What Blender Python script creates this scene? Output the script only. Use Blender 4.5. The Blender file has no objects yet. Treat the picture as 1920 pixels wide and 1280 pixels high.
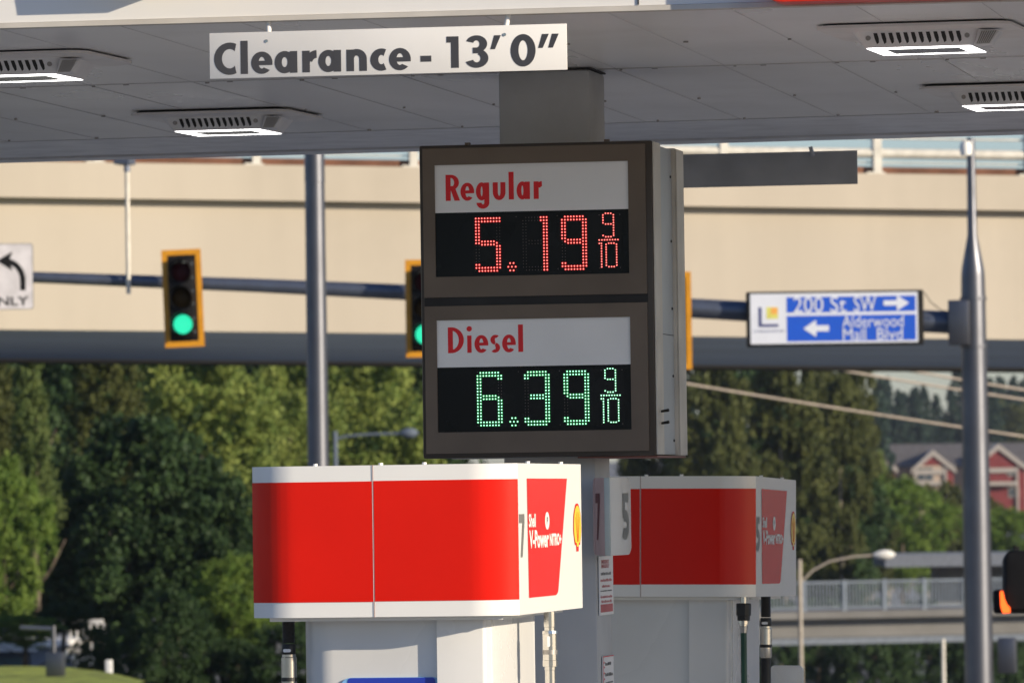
import bpy, bmesh, math, random
from mathutils import Vector, Matrix
sc = bpy.context.scene
R = math.radians
PI = math.pi

# ------------------------------------------------------------------ camera
FP = 12000.0                     # focal length in photograph pixels (1920 wide)
PSI, TH, RHO = R(10.1), R(1.40), .014
CAM = Vector((0, 0, 2.70))
fw = Vector((-math.sin(PSI)*math.cos(TH), math.cos(PSI)*math.cos(TH), math.sin(TH)))
r0 = Vector((math.cos(PSI), math.sin(PSI), 0)); u0 = r0.cross(fw)
rt = r0*math.cos(RHO) - u0*math.sin(RHO); up = u0*math.cos(RHO) + r0*math.sin(RHO)
cd = bpy.data.cameras.new('camera'); cam = bpy.data.objects.new('camera', cd)
sc.collection.objects.link(cam); sc.camera = cam
M = Matrix((rt, up, -fw)).transposed().to_4x4(); M.translation = CAM
cam.matrix_world = M
cd.sensor_width = 36; cd.lens = 36*FP/1920
cd.clip_start = .5; cd.clip_end = 6000
cd.dof.use_dof = True; cd.dof.focus_distance = 20.8; cd.dof.aperture_fstop = 12

# ------------------------------------------------------------------ light
SUN_AZ, SUN_EL = 68.0, 17.0      # sun stands to the right and a little behind the camera
sdir = Vector((math.sin(R(SUN_AZ))*math.cos(R(SUN_EL)), -math.cos(R(SUN_AZ))*math.cos(R(SUN_EL)), math.sin(R(SUN_EL))))
sl = bpy.data.lights.new('sun', 'SUN'); sl.energy = 5.0; sl.angle = R(.5); sl.color = (1, .86, .66)
so = bpy.data.objects.new('sun', sl); sc.collection.objects.link(so)
so.rotation_euler = sdir.to_track_quat('Z', 'Y').to_euler()
w = bpy.data.worlds.new("World"); sc.world = w; w.use_nodes = True
nt = w.node_tree; bg = nt.nodes['Background']
sky = nt.nodes.new('ShaderNodeTexSky'); sky.sky_type = 'NISHITA'; sky.sun_disc = False
sky.sun_elevation = R(SUN_EL)
sky.sun_rotation = math.atan2(sdir.x, sdir.y)
sky.air_density = 1.0; sky.dust_density = .4; sky.ozone_density = 1.6
tint = nt.nodes.new('ShaderNodeMix'); tint.data_type = 'RGBA'; tint.blend_type = 'MULTIPLY'; tint.inputs[0].default_value = 1
nt.links.new(sky.outputs[0], tint.inputs[6]); tint.inputs[7].default_value = (.87, .95, 1.22, 1)
nt.links.new(tint.outputs[2], bg.inputs[0]); bg.inputs[1].default_value = .085
sc.view_settings.view_transform = 'Standard'; sc.view_settings.look = 'None'
sc.view_settings.exposure = 0.38; sc.view_settings.gamma = 1
sc.cycles.max_bounces = 6; sc.cycles.diffuse_bounces = 3; sc.cycles.glossy_bounces = 3
sc.cycles.transparent_max_bounces = 8; sc.cycles.caustics_reflective = False; sc.cycles.caustics_refractive = False

# ------------------------------------------------------------------ picture -> place
def ray(px, py): return fw + rt*((px-960)/FP) - up*((py-640)/FP)
def PY(px, py, y):
    d = ray(px, py); return CAM + d*(y/d.y)
def PZ(px, py, z):
    d = ray(px, py); return CAM + d*((z-CAM.z)/d.z)
def PD(px, py, D): return CAM + ray(px, py)*D

# ------------------------------------------------------------------ materials
def mat(name, col, rough=.5, metal=0, var=.06, vscale=6, coat=0, emit=None, estr=0, bump=0, bscale=40, col2=None, spec=.5, stretch=None, dirt=0, dscale=1.5):
    m = bpy.data.materials.new(name); m.use_nodes = True
    t = m.node_tree; n = t.nodes; L = t.links; b = n['Principled BSDF']
    b.inputs['Roughness'].default_value = rough; b.inputs['Metallic'].default_value = metal
    b.inputs['Coat Weight'].default_value = coat; b.inputs['Coat Roughness'].default_value = .08
    b.inputs['Specular IOR Level'].default_value = spec
    tc = n.new('ShaderNodeTexCoord'); mp = n.new('ShaderNodeMapping'); L.new(tc.outputs['Object'], mp.inputs[0])
    if stretch: mp.inputs['Scale'].default_value = stretch
    nz = n.new('ShaderNodeTexNoise'); nz.inputs['Scale'].default_value = vscale; nz.inputs['Detail'].default_value = 5
    L.new(mp.outputs[0], nz.inputs['Vector'])
    mx = n.new('ShaderNodeMix'); mx.data_type = 'RGBA'
    c = Vector(col[:3]); c2 = Vector(col2[:3]) if col2 else c*(1-var*3)
    mx.inputs[6].default_value = (*(c*(1+var) if not col2 else c), 1); mx.inputs[7].default_value = (*c2, 1)
    cr = n.new('ShaderNodeValToRGB'); cr.color_ramp.elements[0].position = .35; cr.color_ramp.elements[1].position = .72
    L.new(nz.outputs[0], cr.inputs[0]); L.new(cr.outputs[0], mx.inputs[0])
    out = mx.outputs[2]
    mr = n.new('ShaderNodeMapRange'); mr.inputs['To Min'].default_value = rough*.8; mr.inputs['To Max'].default_value = min(1, rough*1.3)
    L.new(nz.outputs[0], mr.inputs['Value']); L.new(mr.outputs[0], b.inputs['Roughness'])
    if dirt:
        n2 = n.new('ShaderNodeTexNoise'); n2.inputs['Scale'].default_value = dscale; n2.inputs['Detail'].default_value = 8; n2.inputs['Roughness'].default_value = .7
        L.new(tc.outputs['Object'], n2.inputs['Vector'])
        c3 = n.new('ShaderNodeValToRGB'); c3.color_ramp.elements[0].position = .5; c3.color_ramp.elements[1].position = .8
        L.new(n2.outputs[0], c3.inputs[0])
        m2 = n.new('ShaderNodeMix'); m2.data_type = 'RGBA'; m2.blend_type = 'MULTIPLY'
        L.new(out, m2.inputs[6]); m2.inputs[7].default_value = (1-dirt, 1-dirt*1.05, 1-dirt*1.15, 1); L.new(c3.outputs[0], m2.inputs[0])
        out = m2.outputs[2]
    L.new(out, b.inputs['Base Color'])
    if bump:
        n3 = n.new('ShaderNodeTexNoise'); n3.inputs['Scale'].default_value = bscale; n3.inputs['Detail'].default_value = 4
        L.new(tc.outputs['Object'], n3.inputs['Vector'])
        bp = n.new('ShaderNodeBump'); bp.inputs['Strength'].default_value = bump; bp.inputs['Distance'].default_value = .02
        L.new(n3.outputs[0], bp.inputs['Height']); L.new(bp.outputs[0], b.inputs['Normal'])
    if emit:
        b.inputs['Emission Color'].default_value = (*emit, 1); b.inputs['Emission Strength'].default_value = estr
    return m

def leafmat(name, c1, c2, trans=.35):
    m = bpy.data.materials.new(name); m.use_nodes = True
    t = m.node_tree; n = t.nodes; L = t.links; b = n['Principled BSDF']
    b.inputs['Roughness'].default_value = .6; b.inputs['Specular IOR Level'].default_value = .2
    g = n.new('ShaderNodeNewGeometry'); tc = n.new('ShaderNodeTexCoord')
    nz = n.new('ShaderNodeTexNoise'); nz.inputs['Scale'].default_value = .5; nz.inputs['Detail'].default_value = 3
    L.new(tc.outputs['Object'], nz.inputs['Vector'])
    ad = n.new('ShaderNodeMath'); ad.operation = 'MULTIPLY_ADD'; L.new(g.outputs['Random Per Island'], ad.inputs[0]); ad.inputs[1].default_value = .6
    sb = n.new('ShaderNodeMath'); sb.operation = 'MULTIPLY_ADD'; L.new(nz.outputs[0], sb.inputs[0]); sb.inputs[1].default_value = 1.6; sb.inputs[2].default_value = -.6
    L.new(sb.outputs[0], ad.inputs[2])
    mx = n.new('ShaderNodeMix'); mx.data_type = 'RGBA'; mx.clamp_factor = True
    mx.inputs[6].default_value = (*c1, 1); mx.inputs[7].default_value = (*c2, 1); L.new(ad.outputs[0], mx.inputs[0])
    L.new(mx.outputs[2], b.inputs['Base Color'])
    tr = n.new('ShaderNodeBsdfTranslucent'); L.new(mx.outputs[2], tr.inputs[0])
    ms = n.new('ShaderNodeMixShader'); ms.inputs[0].default_value = trans
    L.new(b.outputs[0], ms.inputs[1]); L.new(tr.outputs[0], ms.inputs[2])
    L.new(ms.outputs[0], n['Material Output'].inputs[0])
    return m

def emat(name, col, s):
    m = mat(name, tuple(c*.3 for c in col), .4, emit=col, estr=s); return m

W = dict(
 fascia=mat('white fascia metal', (.80, .79, .77), .35, var=.015, vscale=2, dirt=.06),
 soffit=mat('painted steel soffit', (.88, .87, .87), .28, var=.05, vscale=1.3, dirt=.16, dscale=1.1, stretch=(1, .25, 1), spec=.6),
 soffit2=mat('soffit trim', (.80, .81, .85), .3, var=.05, dirt=.1, spec=.6),
 gap=mat('dark gap', (.02, .02, .022), .7),
 red=mat('red gloss vinyl', (.72, .010, .003), .22, var=.02, vscale=3, coat=.05, spec=.22),
 redf=mat('red fascia lens', (.85, .03, .01), .3, var=.02, coat=.2),
 topw=mat('white gloss topper', (.84, .84, .82), .24, var=.015, vscale=2.5, coat=.3),
 body=mat('white dispenser enamel', (.74, .74, .73), .26, var=.03, vscale=2, coat=.25, dirt=.05),
 brown=mat('bronze paint', (.150, .112, .082), .38, var=.06, vscale=4, spec=.5),
 brown2=mat('dark bronze paint', (.052, .040, .031), .38, var=.05),
 silver=mat('satin aluminium trim', (.60, .565, .51), .42, metal=.05, var=.05),
 panelg=mat('grey sheet panel', (.42, .46, .50), .4, var=.05, vscale=3),
 signw=mat('white sign face', (.88, .88, .89), .35, var=.02, vscale=3),
 clearw=mat('white sign panel', (.78, .77, .75), .45, var=.015, vscale=3, dirt=.04),
 letd=mat('charcoal lettering', (.055, .055, .062), .45, var=.03),
 letr=mat('red lettering', (.80, .004, .010), .35, var=.02),
 letw=mat('white lettering', (.78, .78, .76), .4, var=.01),
 disp=mat('smoked display glass', (.004, .005, .007), .2, var=.2, vscale=3, spec=.18),
 module=mat('led module face', (.005, .005, .006), .25, spec=.22, var=.35, vscale=7),
 ledoff=mat('unlit led', (.13, .10, .09), .3),
 ledr=emat('red led core', (1, .24, .20), 2.4), ledrr=emat('red led lens', (1, .004, .006), .42),  # second red: painted glow around each LED
 ledg=emat('green led core', (.50, 1, .68), 2.6), ledgr=emat('green led lens', (.0, .55, .12), .38),  # second red and green: painted glow around each LED
 col=mat('column paint', (.50, .51, .52), .5, var=.04, vscale=3, dirt=.12),
 chrome=mat('nickel coupling', (.62, .60, .56), .2, metal=1, var=.05),
 rubber=mat('black rubber', (.012, .012, .013), .45, var=.1),
 greenh=mat('green hose', (.006, .06, .032), .4, var=.1),
 blue=mat('blue decal', (.02, .045, .42), .3, coat=.3, var=.03),
 blue2=mat('light blue decal edge', (.22, .48, .82), .3, coat=.3, var=.03),
 yellow=mat('yellow emblem', (.90, .62, .01), .3, coat=.3, var=.02),
 num=mat('grey numeral', (.16, .16, .15), .4),
 lens=emat('lit diffuser', (1, .985, .95), 4),
 lensmid=mat('reflector recess', (.42, .41, .40), .18, metal=.6, var=.1),
 hous=mat('fixture housing', (.78, .78, .80), .38, var=.03, dirt=.08),
 plate=mat('fixture plate', (.80, .77, .76), .36, var=.03, dirt=.08),
 bolt=mat('bolt', (.35, .33, .31), .4, metal=.7),
 conc=mat('bridge concrete', (.50, .445, .365), .85, var=.035, vscale=1.2, stretch=(.5, .5, .06), dirt=.10, dscale=.25, bump=.1, bscale=3),
 concs=mat('grey painted soffit concrete', (.56, .68, .86), .85, var=.05, vscale=.2),  # bare concrete with blue skylight put into its colour
 concd=mat('weathered concrete', (.22, .215, .205), .85, var=.08, vscale=.3, dirt=.25, dscale=.4),  # weathering, plus the lower overpass's shade put into a darker base
 rust=mat('rust brown beam', (.15, .06, .03), .7, var=.15, vscale=2),
 rail=mat('galvanised rail', (.62, .60, .54), .5, metal=.1, var=.06),
 galv=mat('galvanised pole steel', (.13, .135, .155), .40, metal=.88, var=.05, vscale=3),
 galvd=mat('grey blue mast steel', (.11, .13, .18), .4, metal=.6, var=.05),
 sigy=mat('yellow reflective border', (.66, .29, .01), .5, var=.05),
 sigb=mat('black signal housing', (.008, .008, .009), .6, var=.1, spec=.2),
 sigr=mat('unlit red lens', (.05, .003, .005), .5, spec=.15), siga=mat('unlit amber lens', (.05, .025, .003), .5, spec=.15),
 sigg=emat('lit green lens', (.04, 1, .55), .72), sigo=emat('lit orange symbol', (1, .10, .01), 2.2),
 sblue=mat('blue sign sheeting', (.008, .075, .48), .4, var=.02, emit=(.008, .09, .6), estr=.10),
 swhite=mat('white sign sheeting', (.55, .57, .62), .4, var=.02, emit=(.7, .75, .9), estr=.14),
 navy=mat('navy emblem', (.02, .03, .16), .4), lyel=mat('pale yellow emblem', (.62, .60, .14), .4), lora=mat('orange emblem', (.75, .36, .08), .4),
 picket=mat('blue grey railing paint', (.22, .26, .31), .6),  # bluish shade on the railing is put into its colour
 white=mat('white paint', (.72, .72, .70), .5, var=.04),
 asphalt=mat('worn asphalt', (.15, .148, .145), .9, var=.15, vscale=3, bump=.3, bscale=60),
 slab=mat('forecourt concrete', (.29, .295, .30), .85, var=.06, vscale=.8, dirt=.2, dscale=.9),
 soil=mat('grey brown ground', (.19, .195, .20), .95, var=.2, vscale=.4),
 grass=mat('mown grass', (.27, .33, .05), .9, var=.2, vscale=2.5, bump=.6, bscale=20),
 bark=mat('bark', (.13, .10, .075), .9, var=.2, vscale=4, bump=.5, bscale=12),
 barkp=mat('pale bark', (.34, .28, .22), .9, var=.15, vscale=4),
 roofm=mat('grey shingles', (.10, .095, .10), .9, var=.1, vscale=2),
 redwall=mat('red siding', (.17, .022, .024), .75, var=.06, vscale=1),
 trim=mat('cream trim', (.36, .33, .30), .6, var=.04),
 tan=mat('tan siding', (.42, .33, .26), .75, var=.06),
 glass=mat('window glass', (.05, .07, .09), .12, var=.2, vscale=1.2),
 garage=mat('blue grey siding', (.10, .13, .18), .7, var=.05),
 wire=mat('pale cable sheath', (.55, .47, .38), .6),
)

# ------------------------------------------------------------------ mesh builder
def tag(o, label=None, cat=None, group=None, kind=None):
    if label: o['label'] = label
    if cat: o['category'] = cat
    if group: o['group'] = group
    if kind: o['kind'] = kind
    return o
def wloc(o):
    v = Vector((0, 0, 0))
    while o is not None:
        v += o.location; o = o.parent
    return v
def empty(name, loc, label, cat, group=None):
    o = bpy.data.objects.new(name, None); sc.collection.objects.link(o); o.location = loc; o.empty_display_size = .2
    return tag(o, label, cat, group)
class MB:
    def __init__(s): s.v = []; s.f = []; s.m = []; s.k = 0
    def face(s, pts, mi=0):
        i = len(s.v); s.v += [tuple(p) for p in pts]; s.f.append(tuple(range(i, i+len(pts)))); s.m.append(mi); return s
    def poly(s, vs, fs, mi=0):
        i = len(s.v); s.v += [tuple(p) for p in vs]; s.f += [tuple(a+i for a in f) for f in fs]; s.m += [mi]*len(fs); return s
    def box(s, a, b, mi=0, T=None):
        x0, y0, z0 = a; x1, y1, z1 = b
        vs = [Vector(p) for p in ((x0,y0,z0),(x1,y0,z0),(x1,y1,z0),(x0,y1,z0),(x0,y0,z1),(x1,y0,z1),(x1,y1,z1),(x0,y1,z1))]
        if T: vs = [T @ v for v in vs]
        return s.poly(vs, [(0,3,2,1),(4,5,6,7),(0,1,5,4),(1,2,6,5),(2,3,7,6),(3,0,4,7)], mi)
    def bar(s, p, q, wd, dp, upv=Vector((0,0,1)), mi=0):
        p, q = Vector(p), Vector(q); d = (q-p).normalized(); a = d.cross(upv)
        if a.length < 1e-4: a = d.cross(Vector((0,1,0)))
        a.normalize(); b = a.cross(d)
        vs = [c + a*sx*wd/2 + b*sy*dp/2 for c in (p, q) for sx, sy in ((-1,-1),(1,-1),(1,1),(-1,1))]
        return s.poly(vs, [(0,1,2,3),(7,6,5,4),(0,4,5,1),(1,5,6,2),(2,6,7,3),(3,7,4,0)], mi)
    def tube(s, pts, rad, n=16, mi=0, cap=True):
        pts = [Vector(p) for p in pts]; rad = rad if isinstance(rad, (list, tuple)) else [rad]*len(pts)
        rings = []; a0 = None
        for i, p in enumerate(pts):
            d = (pts[min(i+1, len(pts)-1)]-pts[max(i-1, 0)]).normalized()
            if d.length < .5: d = (pts[-1]-pts[0]).normalized()
            if a0 is None:
                a0 = d.cross(Vector((0,0,1)))
                if a0.length < 1e-3: a0 = d.cross(Vector((0,1,0)))
            a0 = (a0 - d*a0.dot(d)).normalized(); b = d.cross(a0)
            rings.append([p + (a0*math.cos(2*PI*j/n)+b*math.sin(2*PI*j/n))*rad[i] for j in range(n)])
        vs = [v for r_ in rings for v in r_]; fs = []
        for i in range(len(pts)-1):
            for j in range(n):
                k = (j+1) % n; fs.append((i*n+j, i*n+k, (i+1)*n+k, (i+1)*n+j))
        if cap: fs += [tuple(range(n))[::-1], tuple((len(pts)-1)*n+j for j in range(n))]
        return s.poly(vs, fs, mi)
    def prism(s, poly, O, U, V, N, mi=0):      # polygon (u,v) extruded by vector N
        O, U, V, N = Vector(O), Vector(U), Vector(V), Vector(N); n = len(poly)
        a = [O+U*u+V*v for u, v in poly]; b = [p+N for p in a]
        fs = [tuple(range(n))[::-1], tuple(range(n, 2*n))] + [(i, (i+1) % n, n+(i+1) % n, n+i) for i in range(n)]
        return s.poly(a+b, fs, mi)
    def flat(s, polys, O, U, V, N, off=.0006, step=.00012, mi=0):
        O, U, V, N = Vector(O), Vector(U), Vector(V), Vector(N)
        for k, P in enumerate(polys):
            s.face([O+U*u+V*v+N*(off+step*k) for u, v in P], mi)
        return s
    def build(s, name, m, parent=None, smooth=False, bevel=0, ang=35, segs=2):
        me = bpy.data.meshes.new(name); me.from_pydata(s.v, [], s.f); me.update()
        for x in (m if isinstance(m, (list, tuple)) else [m]): me.materials.append(W[x] if isinstance(x, str) else x)
        me.polygons.foreach_set('material_index', s.m)
        bm = bmesh.new(); bm.from_mesh(me)
        if len(s.f) < 40000: bmesh.ops.recalc_face_normals(bm, faces=bm.faces) if not getattr(s, 'noflip', False) else None
        if smooth and len(s.f) < 40000: bmesh.ops.remove_doubles(bm, verts=bm.verts, dist=1e-5)
        if bevel:
            bmesh.ops.remove_doubles(bm, verts=bm.verts, dist=1e-5)
            ed = [e for e in bm.edges if len(e.link_faces) == 2 and e.calc_face_angle(0) > R(25)]
            bmesh.ops.bevel(bm, geom=ed, offset=bevel, segments=segs, profile=.5, affect='EDGES', clamp_overlap=True)
        bm.to_mesh(me); bm.free()
        if smooth or bevel:
            me.polygons.foreach_set('use_smooth', [True]*len(me.polygons))
            try: me.set_sharp_from_angle(angle=R(ang))
            except Exception: pass
        o = bpy.data.objects.new(name, me); sc.collection.objects.link(o)
        if parent is not None: o.parent = parent; o.location = -wloc(parent)
        return o
def rrect(u0_, v0_, u1, v1, r, n=6, cor=(1,1,1,1)):
    out = []
    for (cx, cy, a, on) in ((u0_+r, v0_+r, 180, cor[0]), (u1-r, v0_+r, 270, cor[1]), (u1-r, v1-r, 0, cor[2]), (u0_+r, v1-r, 90, cor[3])):
        if on:
            for i in range(n+1):
                t = R(a+90*i/n); out.append((cx+r*math.cos(t), cy+r*math.sin(t)))
        else: out.append((cx+(r if a in (270, 0) else -r), cy+(r if a in (0, 90) else -r)))
    return out
def single(mb, name, m, label, cat, group=None, kind=None, **k):
    o = mb.build(name, m, **k); return tag(o, label, cat, group, kind)

# ------------------------------------------------------------------ lettering
def arc(cx, cy, ro, qo, ri, qi, a0, a1, b0=None, b1=None, n=20):
    b0 = a0 if b0 is None else b0; b1 = a1 if b1 is None else b1; P = []
    k = 2 if abs(a1-a0) > 200 else 1
    for h in range(k):
        ts = [(h+i/n)/k for i in range(n+1)]
        P.append([(cx+ro*math.cos(R(a0+(a1-a0)*t)), cy+qo*math.sin(R(a0+(a1-a0)*t))) for t in ts] +
                 [(cx+ri*math.cos(R(b0+(b1-b0)*t)), cy+qi*math.sin(R(b0+(b1-b0)*t))) for t in reversed(ts)])
    return P
def q(x0, y0, x1, y1): return [[(x0, y0), (x1, y0), (x1, y1), (x0, y1)]]
def disc(cx, cy, rx, ry, n=20): return [[(cx+rx*math.cos(2*PI*i/n), cy+ry*math.sin(2*PI*i/n)) for i in range(n)]]
def glyph(c, x0, x1, b, H, s, xr=.69):
    """one geometric bold letter between x0 and x1, baseline b, cap height H, stem s"""
    xh = xr*H; h = s*.84; w_ = x1-x0
    if c in 'Cc':
        hh = H if c == 'C' else xh; ro = w_*.70; qo = hh*.515; cx = x0+ro; cy = b+hh/2; ri, qi = ro-s*1.05, qo-h
        t = x1-cx; A = math.degrees(math.acos(min(1, t/ro))); B = max(48, math.degrees(math.acos(min(1, t/ri))))
        return arc(cx, cy, ro, qo, ri, qi, A, 360-A, B, 360-B, 32)
    if c == 'l': return q(x0, b, x1, b+H*1.06)
    if c == '1': return q(x1-s, b, x1, b+H) + q(x0, b+H-h*.92, x1-s, b+H)
    if c == '-': return q(x0, b, x1, b+H)
    if c == 'e':
        ro, qo = w_/2, xh*.515; cx, cy = x0+ro, b+xh/2; ri, qi = ro-s*.98, qo-h*.82
        return arc(cx, cy, ro, qo, ri, qi, -4, 318, 0, 305, 34) + q(x0+s*.6, cy-h*.38, x1-.0*s, cy+h*.30)
    if c in 'ag':
        ro, qo = (w_-s*.35)/2, xh*.515; cx, cy = x0+ro, b+xh/2
        P = arc(cx, cy, ro, qo, ro-s*.95, qo-h*.95, 0, 360, n=36)
        if c == 'a': return P + q(x1-s, b, x1, b+xh)
        cy2 = b-.10*H; rg = (x1-x0-.1*s)/2
        return P + q(x1-s, cy2, x1, b+xh) + arc(x1-rg, cy2, rg, .23*H, rg-s, .23*H-h, 180, 360, n=18)
    if c == 'r':
        ro = w_-s*.35
        return q(x0, b, x0+s, b+xh) + arc(x1+.02*s, b+xh-ro*1.0, ro, ro*1.03, ro-s*.95, ro-h*1.15, 170, 91, n=10)
    if c in 'nu':
        ro = w_/2; qo = xh*.46; cx = x0+ro
        if c == 'n':
            cy = b+xh*1.02-qo; return q(x0, b, x0+s, b+xh) + q(x1-s, b, x1, cy) + arc(cx, cy, ro, qo, ro-s, qo-h*1.0, 0, 180, n=18)
        cy = b-.02*xh+qo; return q(x0, cy, x0+s, b+xh) + q(x1-s, cy, x1, b+xh) + arc(cx, cy, ro, qo, ro-s, qo-h*1.0, 180, 360, n=18)
    if c == 'i': return q(x0+.04*w_, b, x1-.04*w_, b+xh) + disc((x0+x1)/2, b+H*.93, w_*.56, w_*.56*1.0)
    if c == 's':
        ro = w_/2; qo = xh*.285; cx = (x0+x1)/2; yu, yl = b+xh*1.015-qo, b-.015*xh+qo
        return arc(cx+.03*w_, yu, ro*.96, qo, ro*.96-s*.9, qo-h*.72, 48, 262, n=18) + arc(cx-.03*w_, yl, ro*.98, qo, ro*.98-s*.9, qo-h*.72, 82, -132, n=18)
    if c == 'R':
        qo = H*.30; cy = b+H-qo; cx = x0+w_*.38; ro = w_*.60
        return q(x0, b, x0+s, b+H) + q(x0+s, b+H-h*.75, cx, b+H) + q(x0+s, cy-qo, cx, cy-qo+h*.75) + arc(cx, cy, ro, qo, ro-s*.95, qo-h*.75, -90, 90, n=16) + \
            [[(x0+s*.75, cy-qo*.45), (x0+s*1.75, cy-qo*.45), (x1+s*.12, b), (x1-s*.98, b)]]
    if c == 'D':
        cx = x0+w_*.22; ro = x1-cx; return q(x0, b, x0+s, b+H) + q(x0+s, b, cx+.001, b+h*.8) + q(x0+s, b+H-h*.8, cx+.001, b+H) + arc(cx, b+H/2, ro, H/2, ro-s*1.02, H/2-h*.8, -90, 90, n=24)
    if c == '0': return arc((x0+x1)/2, b+H/2, w_/2, H*.515, w_/2-s*1.02, H*.515-h*.95, 0, 360, n=40)
    if c == '3':
        ro = w_*.5; cx = (x0+x1)/2; qu, ql = H*.275, H*.30; yu, yl = b+H*1.015-qu, b-.015*H+ql
        return arc(cx-.01*w_, yu, ro*.93, qu, ro*.93-s*.98, qu-h*.78, 160, -75, n=22) + arc(cx, yl, ro, ql, ro-s, ql-h*.82, 72, -160, n=24) + q(cx-.16*w_, b+H*.54-h*.45, cx+.1*w_, b+H*.54+h*.42)
    if c == "'": d = s*1.35; return [[(x0, b+H*.56), (x0+s*.78, b+H*.56), (x1, b+H), (x1-s*1.15, b+H)]]
    if c == '7': return q(x0, b+H*.79, x1, b+H) + [[(x0+w_*.22, b), (x0+w_*.56, b), (x1, b+H*.80), (x1-w_*.40, b+H*.80)]]
    if c == '5':
        ro, qo = w_*.62, H*.325; cx, cy = x1-ro, b-.01*H+qo
        return q(x0+.06*w_, b+H*.80, x1-.05*w_, b+H) + q(x0+.06*w_, b+H*.46, x0+.06*w_+s, b+H*.80) + arc(cx, cy, ro, qo, ro-s, qo-h, 118, -128, n=26)
    return []
FONT = bpy.data.fonts[0] if len(bpy.data.fonts) else None
def text_polys(txt, x0, y0, x1, y1, bold=0.0):
    """the built-in font's outlines, stretched to fill the box"""
    cu = bpy.data.curves.new('t', 'FONT'); cu.body = txt; cu.size = 1; cu.offset = bold; cu.resolution_u = 3
    ob = bpy.data.objects.new('t', cu)
    me = bpy.data.meshes.new_from_object(ob)
    vs = [v.co.copy() for v in me.vertices]; fs = [tuple(p.vertices) for p in me.polygons]
    bpy.data.objects.remove(ob); bpy.data.curves.remove(cu); bpy.data.meshes.remove(me)
    if not vs: return []
    ax, bx = min(v.x for v in vs), max(v.x for v in vs); ay, by = min(v.y for v in vs), max(v.y for v in vs)
    f = lambda v: (x0+(v.x-ax)/(bx-ax)*(x1-x0), y0+(v.y-ay)/(by-ay)*(y1-y0))
    return [[f(vs[i]) for i in p] for p in fs]
def addtext(mb, polys, O, U, V, N, off=.0008, mi=0):
    O, U, V, N = Vector(O), Vector(U), Vector(V), Vector(N)
    for P in polys: mb.face([O+U*u+V*v+N*off for u, v in P], mi)
X, Y, Z = Vector((1,0,0)), Vector((0,1,0)), Vector((0,0,1))

# ================================================================== SETTING
def crest(s_):
    c = max(0, min(1, (s_+7.4)/1.8)); k = max(0, min(1, (s_+5.6)/.8))
    return (106-9*c)*(1-k)+60*k
def gh(x, y):
    """ground height"""
    d = x*fw.x + y*fw.y; s_ = x*rt.x + y*rt.y
    sm = lambda t: max(0, min(1, t))**2*(3-2*max(0, min(1, t)))
    r_ = sm((s_+5.6)/.8)                        # 0 on the grass side, 1 where the land falls away
    d0 = crest(s_)
    if d < d0: return 0.0
    lo = -2.2 - 6.8*r_
    z = lo*(max(0, min(1, (d-d0)/40))**.7 if r_ < .5 else (.55*sm((d-d0)/30)+.45*sm((d-d0-30)/60)))
    z += (-1.5-lo)*sm((d-330)/250)
    z += 10*sm((d-780)/300)
    return z
mb = MB()
ds = [-60, -20, 0, 30, 60, 66, 72, 78, 84, 90, 92, 94, 96, 98, 100, 102, 104, 106, 108, 110, 112, 118, 125, 135, 145, 155, 165, 200, 260, 330, 400, 480, 560, 640, 780, 850, 930, 1010, 1090, 1500, 3000]
ss = [-1200, -400, -150, -80, -40, -20, -10, -8, -7.4, -7.1, -6.8, -6.5, -6.2, -5.9, -5.6, -5.3, -5, -4.7, -4, -2, 0, 2, 4, 6, 10, 15, 20, 40, 80, 160, 400, 1200]
g2 = Vector((fw.x, fw.y)).normalized(); s2 = Vector((g2.y, -g2.x))
pts = []
for d in ds:
    for s_ in ss:
        p = g2*d + s2*s_; pts.append((p.x, p.y, gh(p.x, p.y)))
n = len(ss)
mb.poly(pts, [(i*n+j, i*n+j+1, (i+1)*n+j+1, (i+1)*n+j) for i in range(len(ds)-1) for j in range(n-1)])
tag(mb.build('ground', 'soil', smooth=True), kind='structure')
mb = MB().box((-16, 14, -.05), (12, 31, .004)); tag(mb.build('forecourt', 'slab'), kind='structure')
def quad_ground(name, m, d0, d1, s0, s1, z):
    b = MB(); c = [g2*d0+s2*s0, g2*d0+s2*s1, g2*d1+s2*s1, g2*d1+s2*s0]; b.face([(p.x, p.y, z) for p in c]); return tag(b.build(name, m), kind='structure')
quad_ground('road', 'asphalt', 38, 59, -300, 300, .004)

# ================================================================== CANOPY
H = 4.15; YF = 18.73
def YB(x): return 26.0 - .07*(x+3)           # back edge of the canopy
XL, XR = -16.0, 9.0
canopy = empty('canopy', (-3.66, 21.45, 0), 'large white fuel station canopy with grey panelled underside and red and white fascia', 'canopy')
mb = MB()      # fascia, all round
def ring_wall(mb, pts, z0, z1, th):
    for (a, b) in zip(pts, pts[1:]+pts[:1]):
        a, b = Vector((*a, 0)), Vector((*b, 0)); d = (b-a).normalized(); nn = Vector((-d.y, d.x, 0))*th
        mb.poly([a+Z*z0, b+Z*z0, b+nn+Z*z0, a+nn+Z*z0, a+Z*z1, b+Z*z1, b+nn+Z*z1, a+nn+Z*z1], [(0,3,2,1),(4,5,6,7),(0,1,5,4),(1,2,6,5),(2,3,7,6),(3,0,4,7)])
ring_wall(mb, [(XL, YF), (XR, YF), (XR, YB(XR)), (XL, YB(XL))], H+.004, H+.95, .06)
mb.build('fascia', 'fascia', canopy)
mb = MB()      # thin bright drip edge along the front and back bottom
mb.box((XL, YF-.006, H-.012), (XR, YF+.05, H+.003))
mb.build('drip_edge', 'silver', canopy)
mb = MB()      # vertical joints of the front fascia
xj = PY(1197, 8, YF).x
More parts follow.
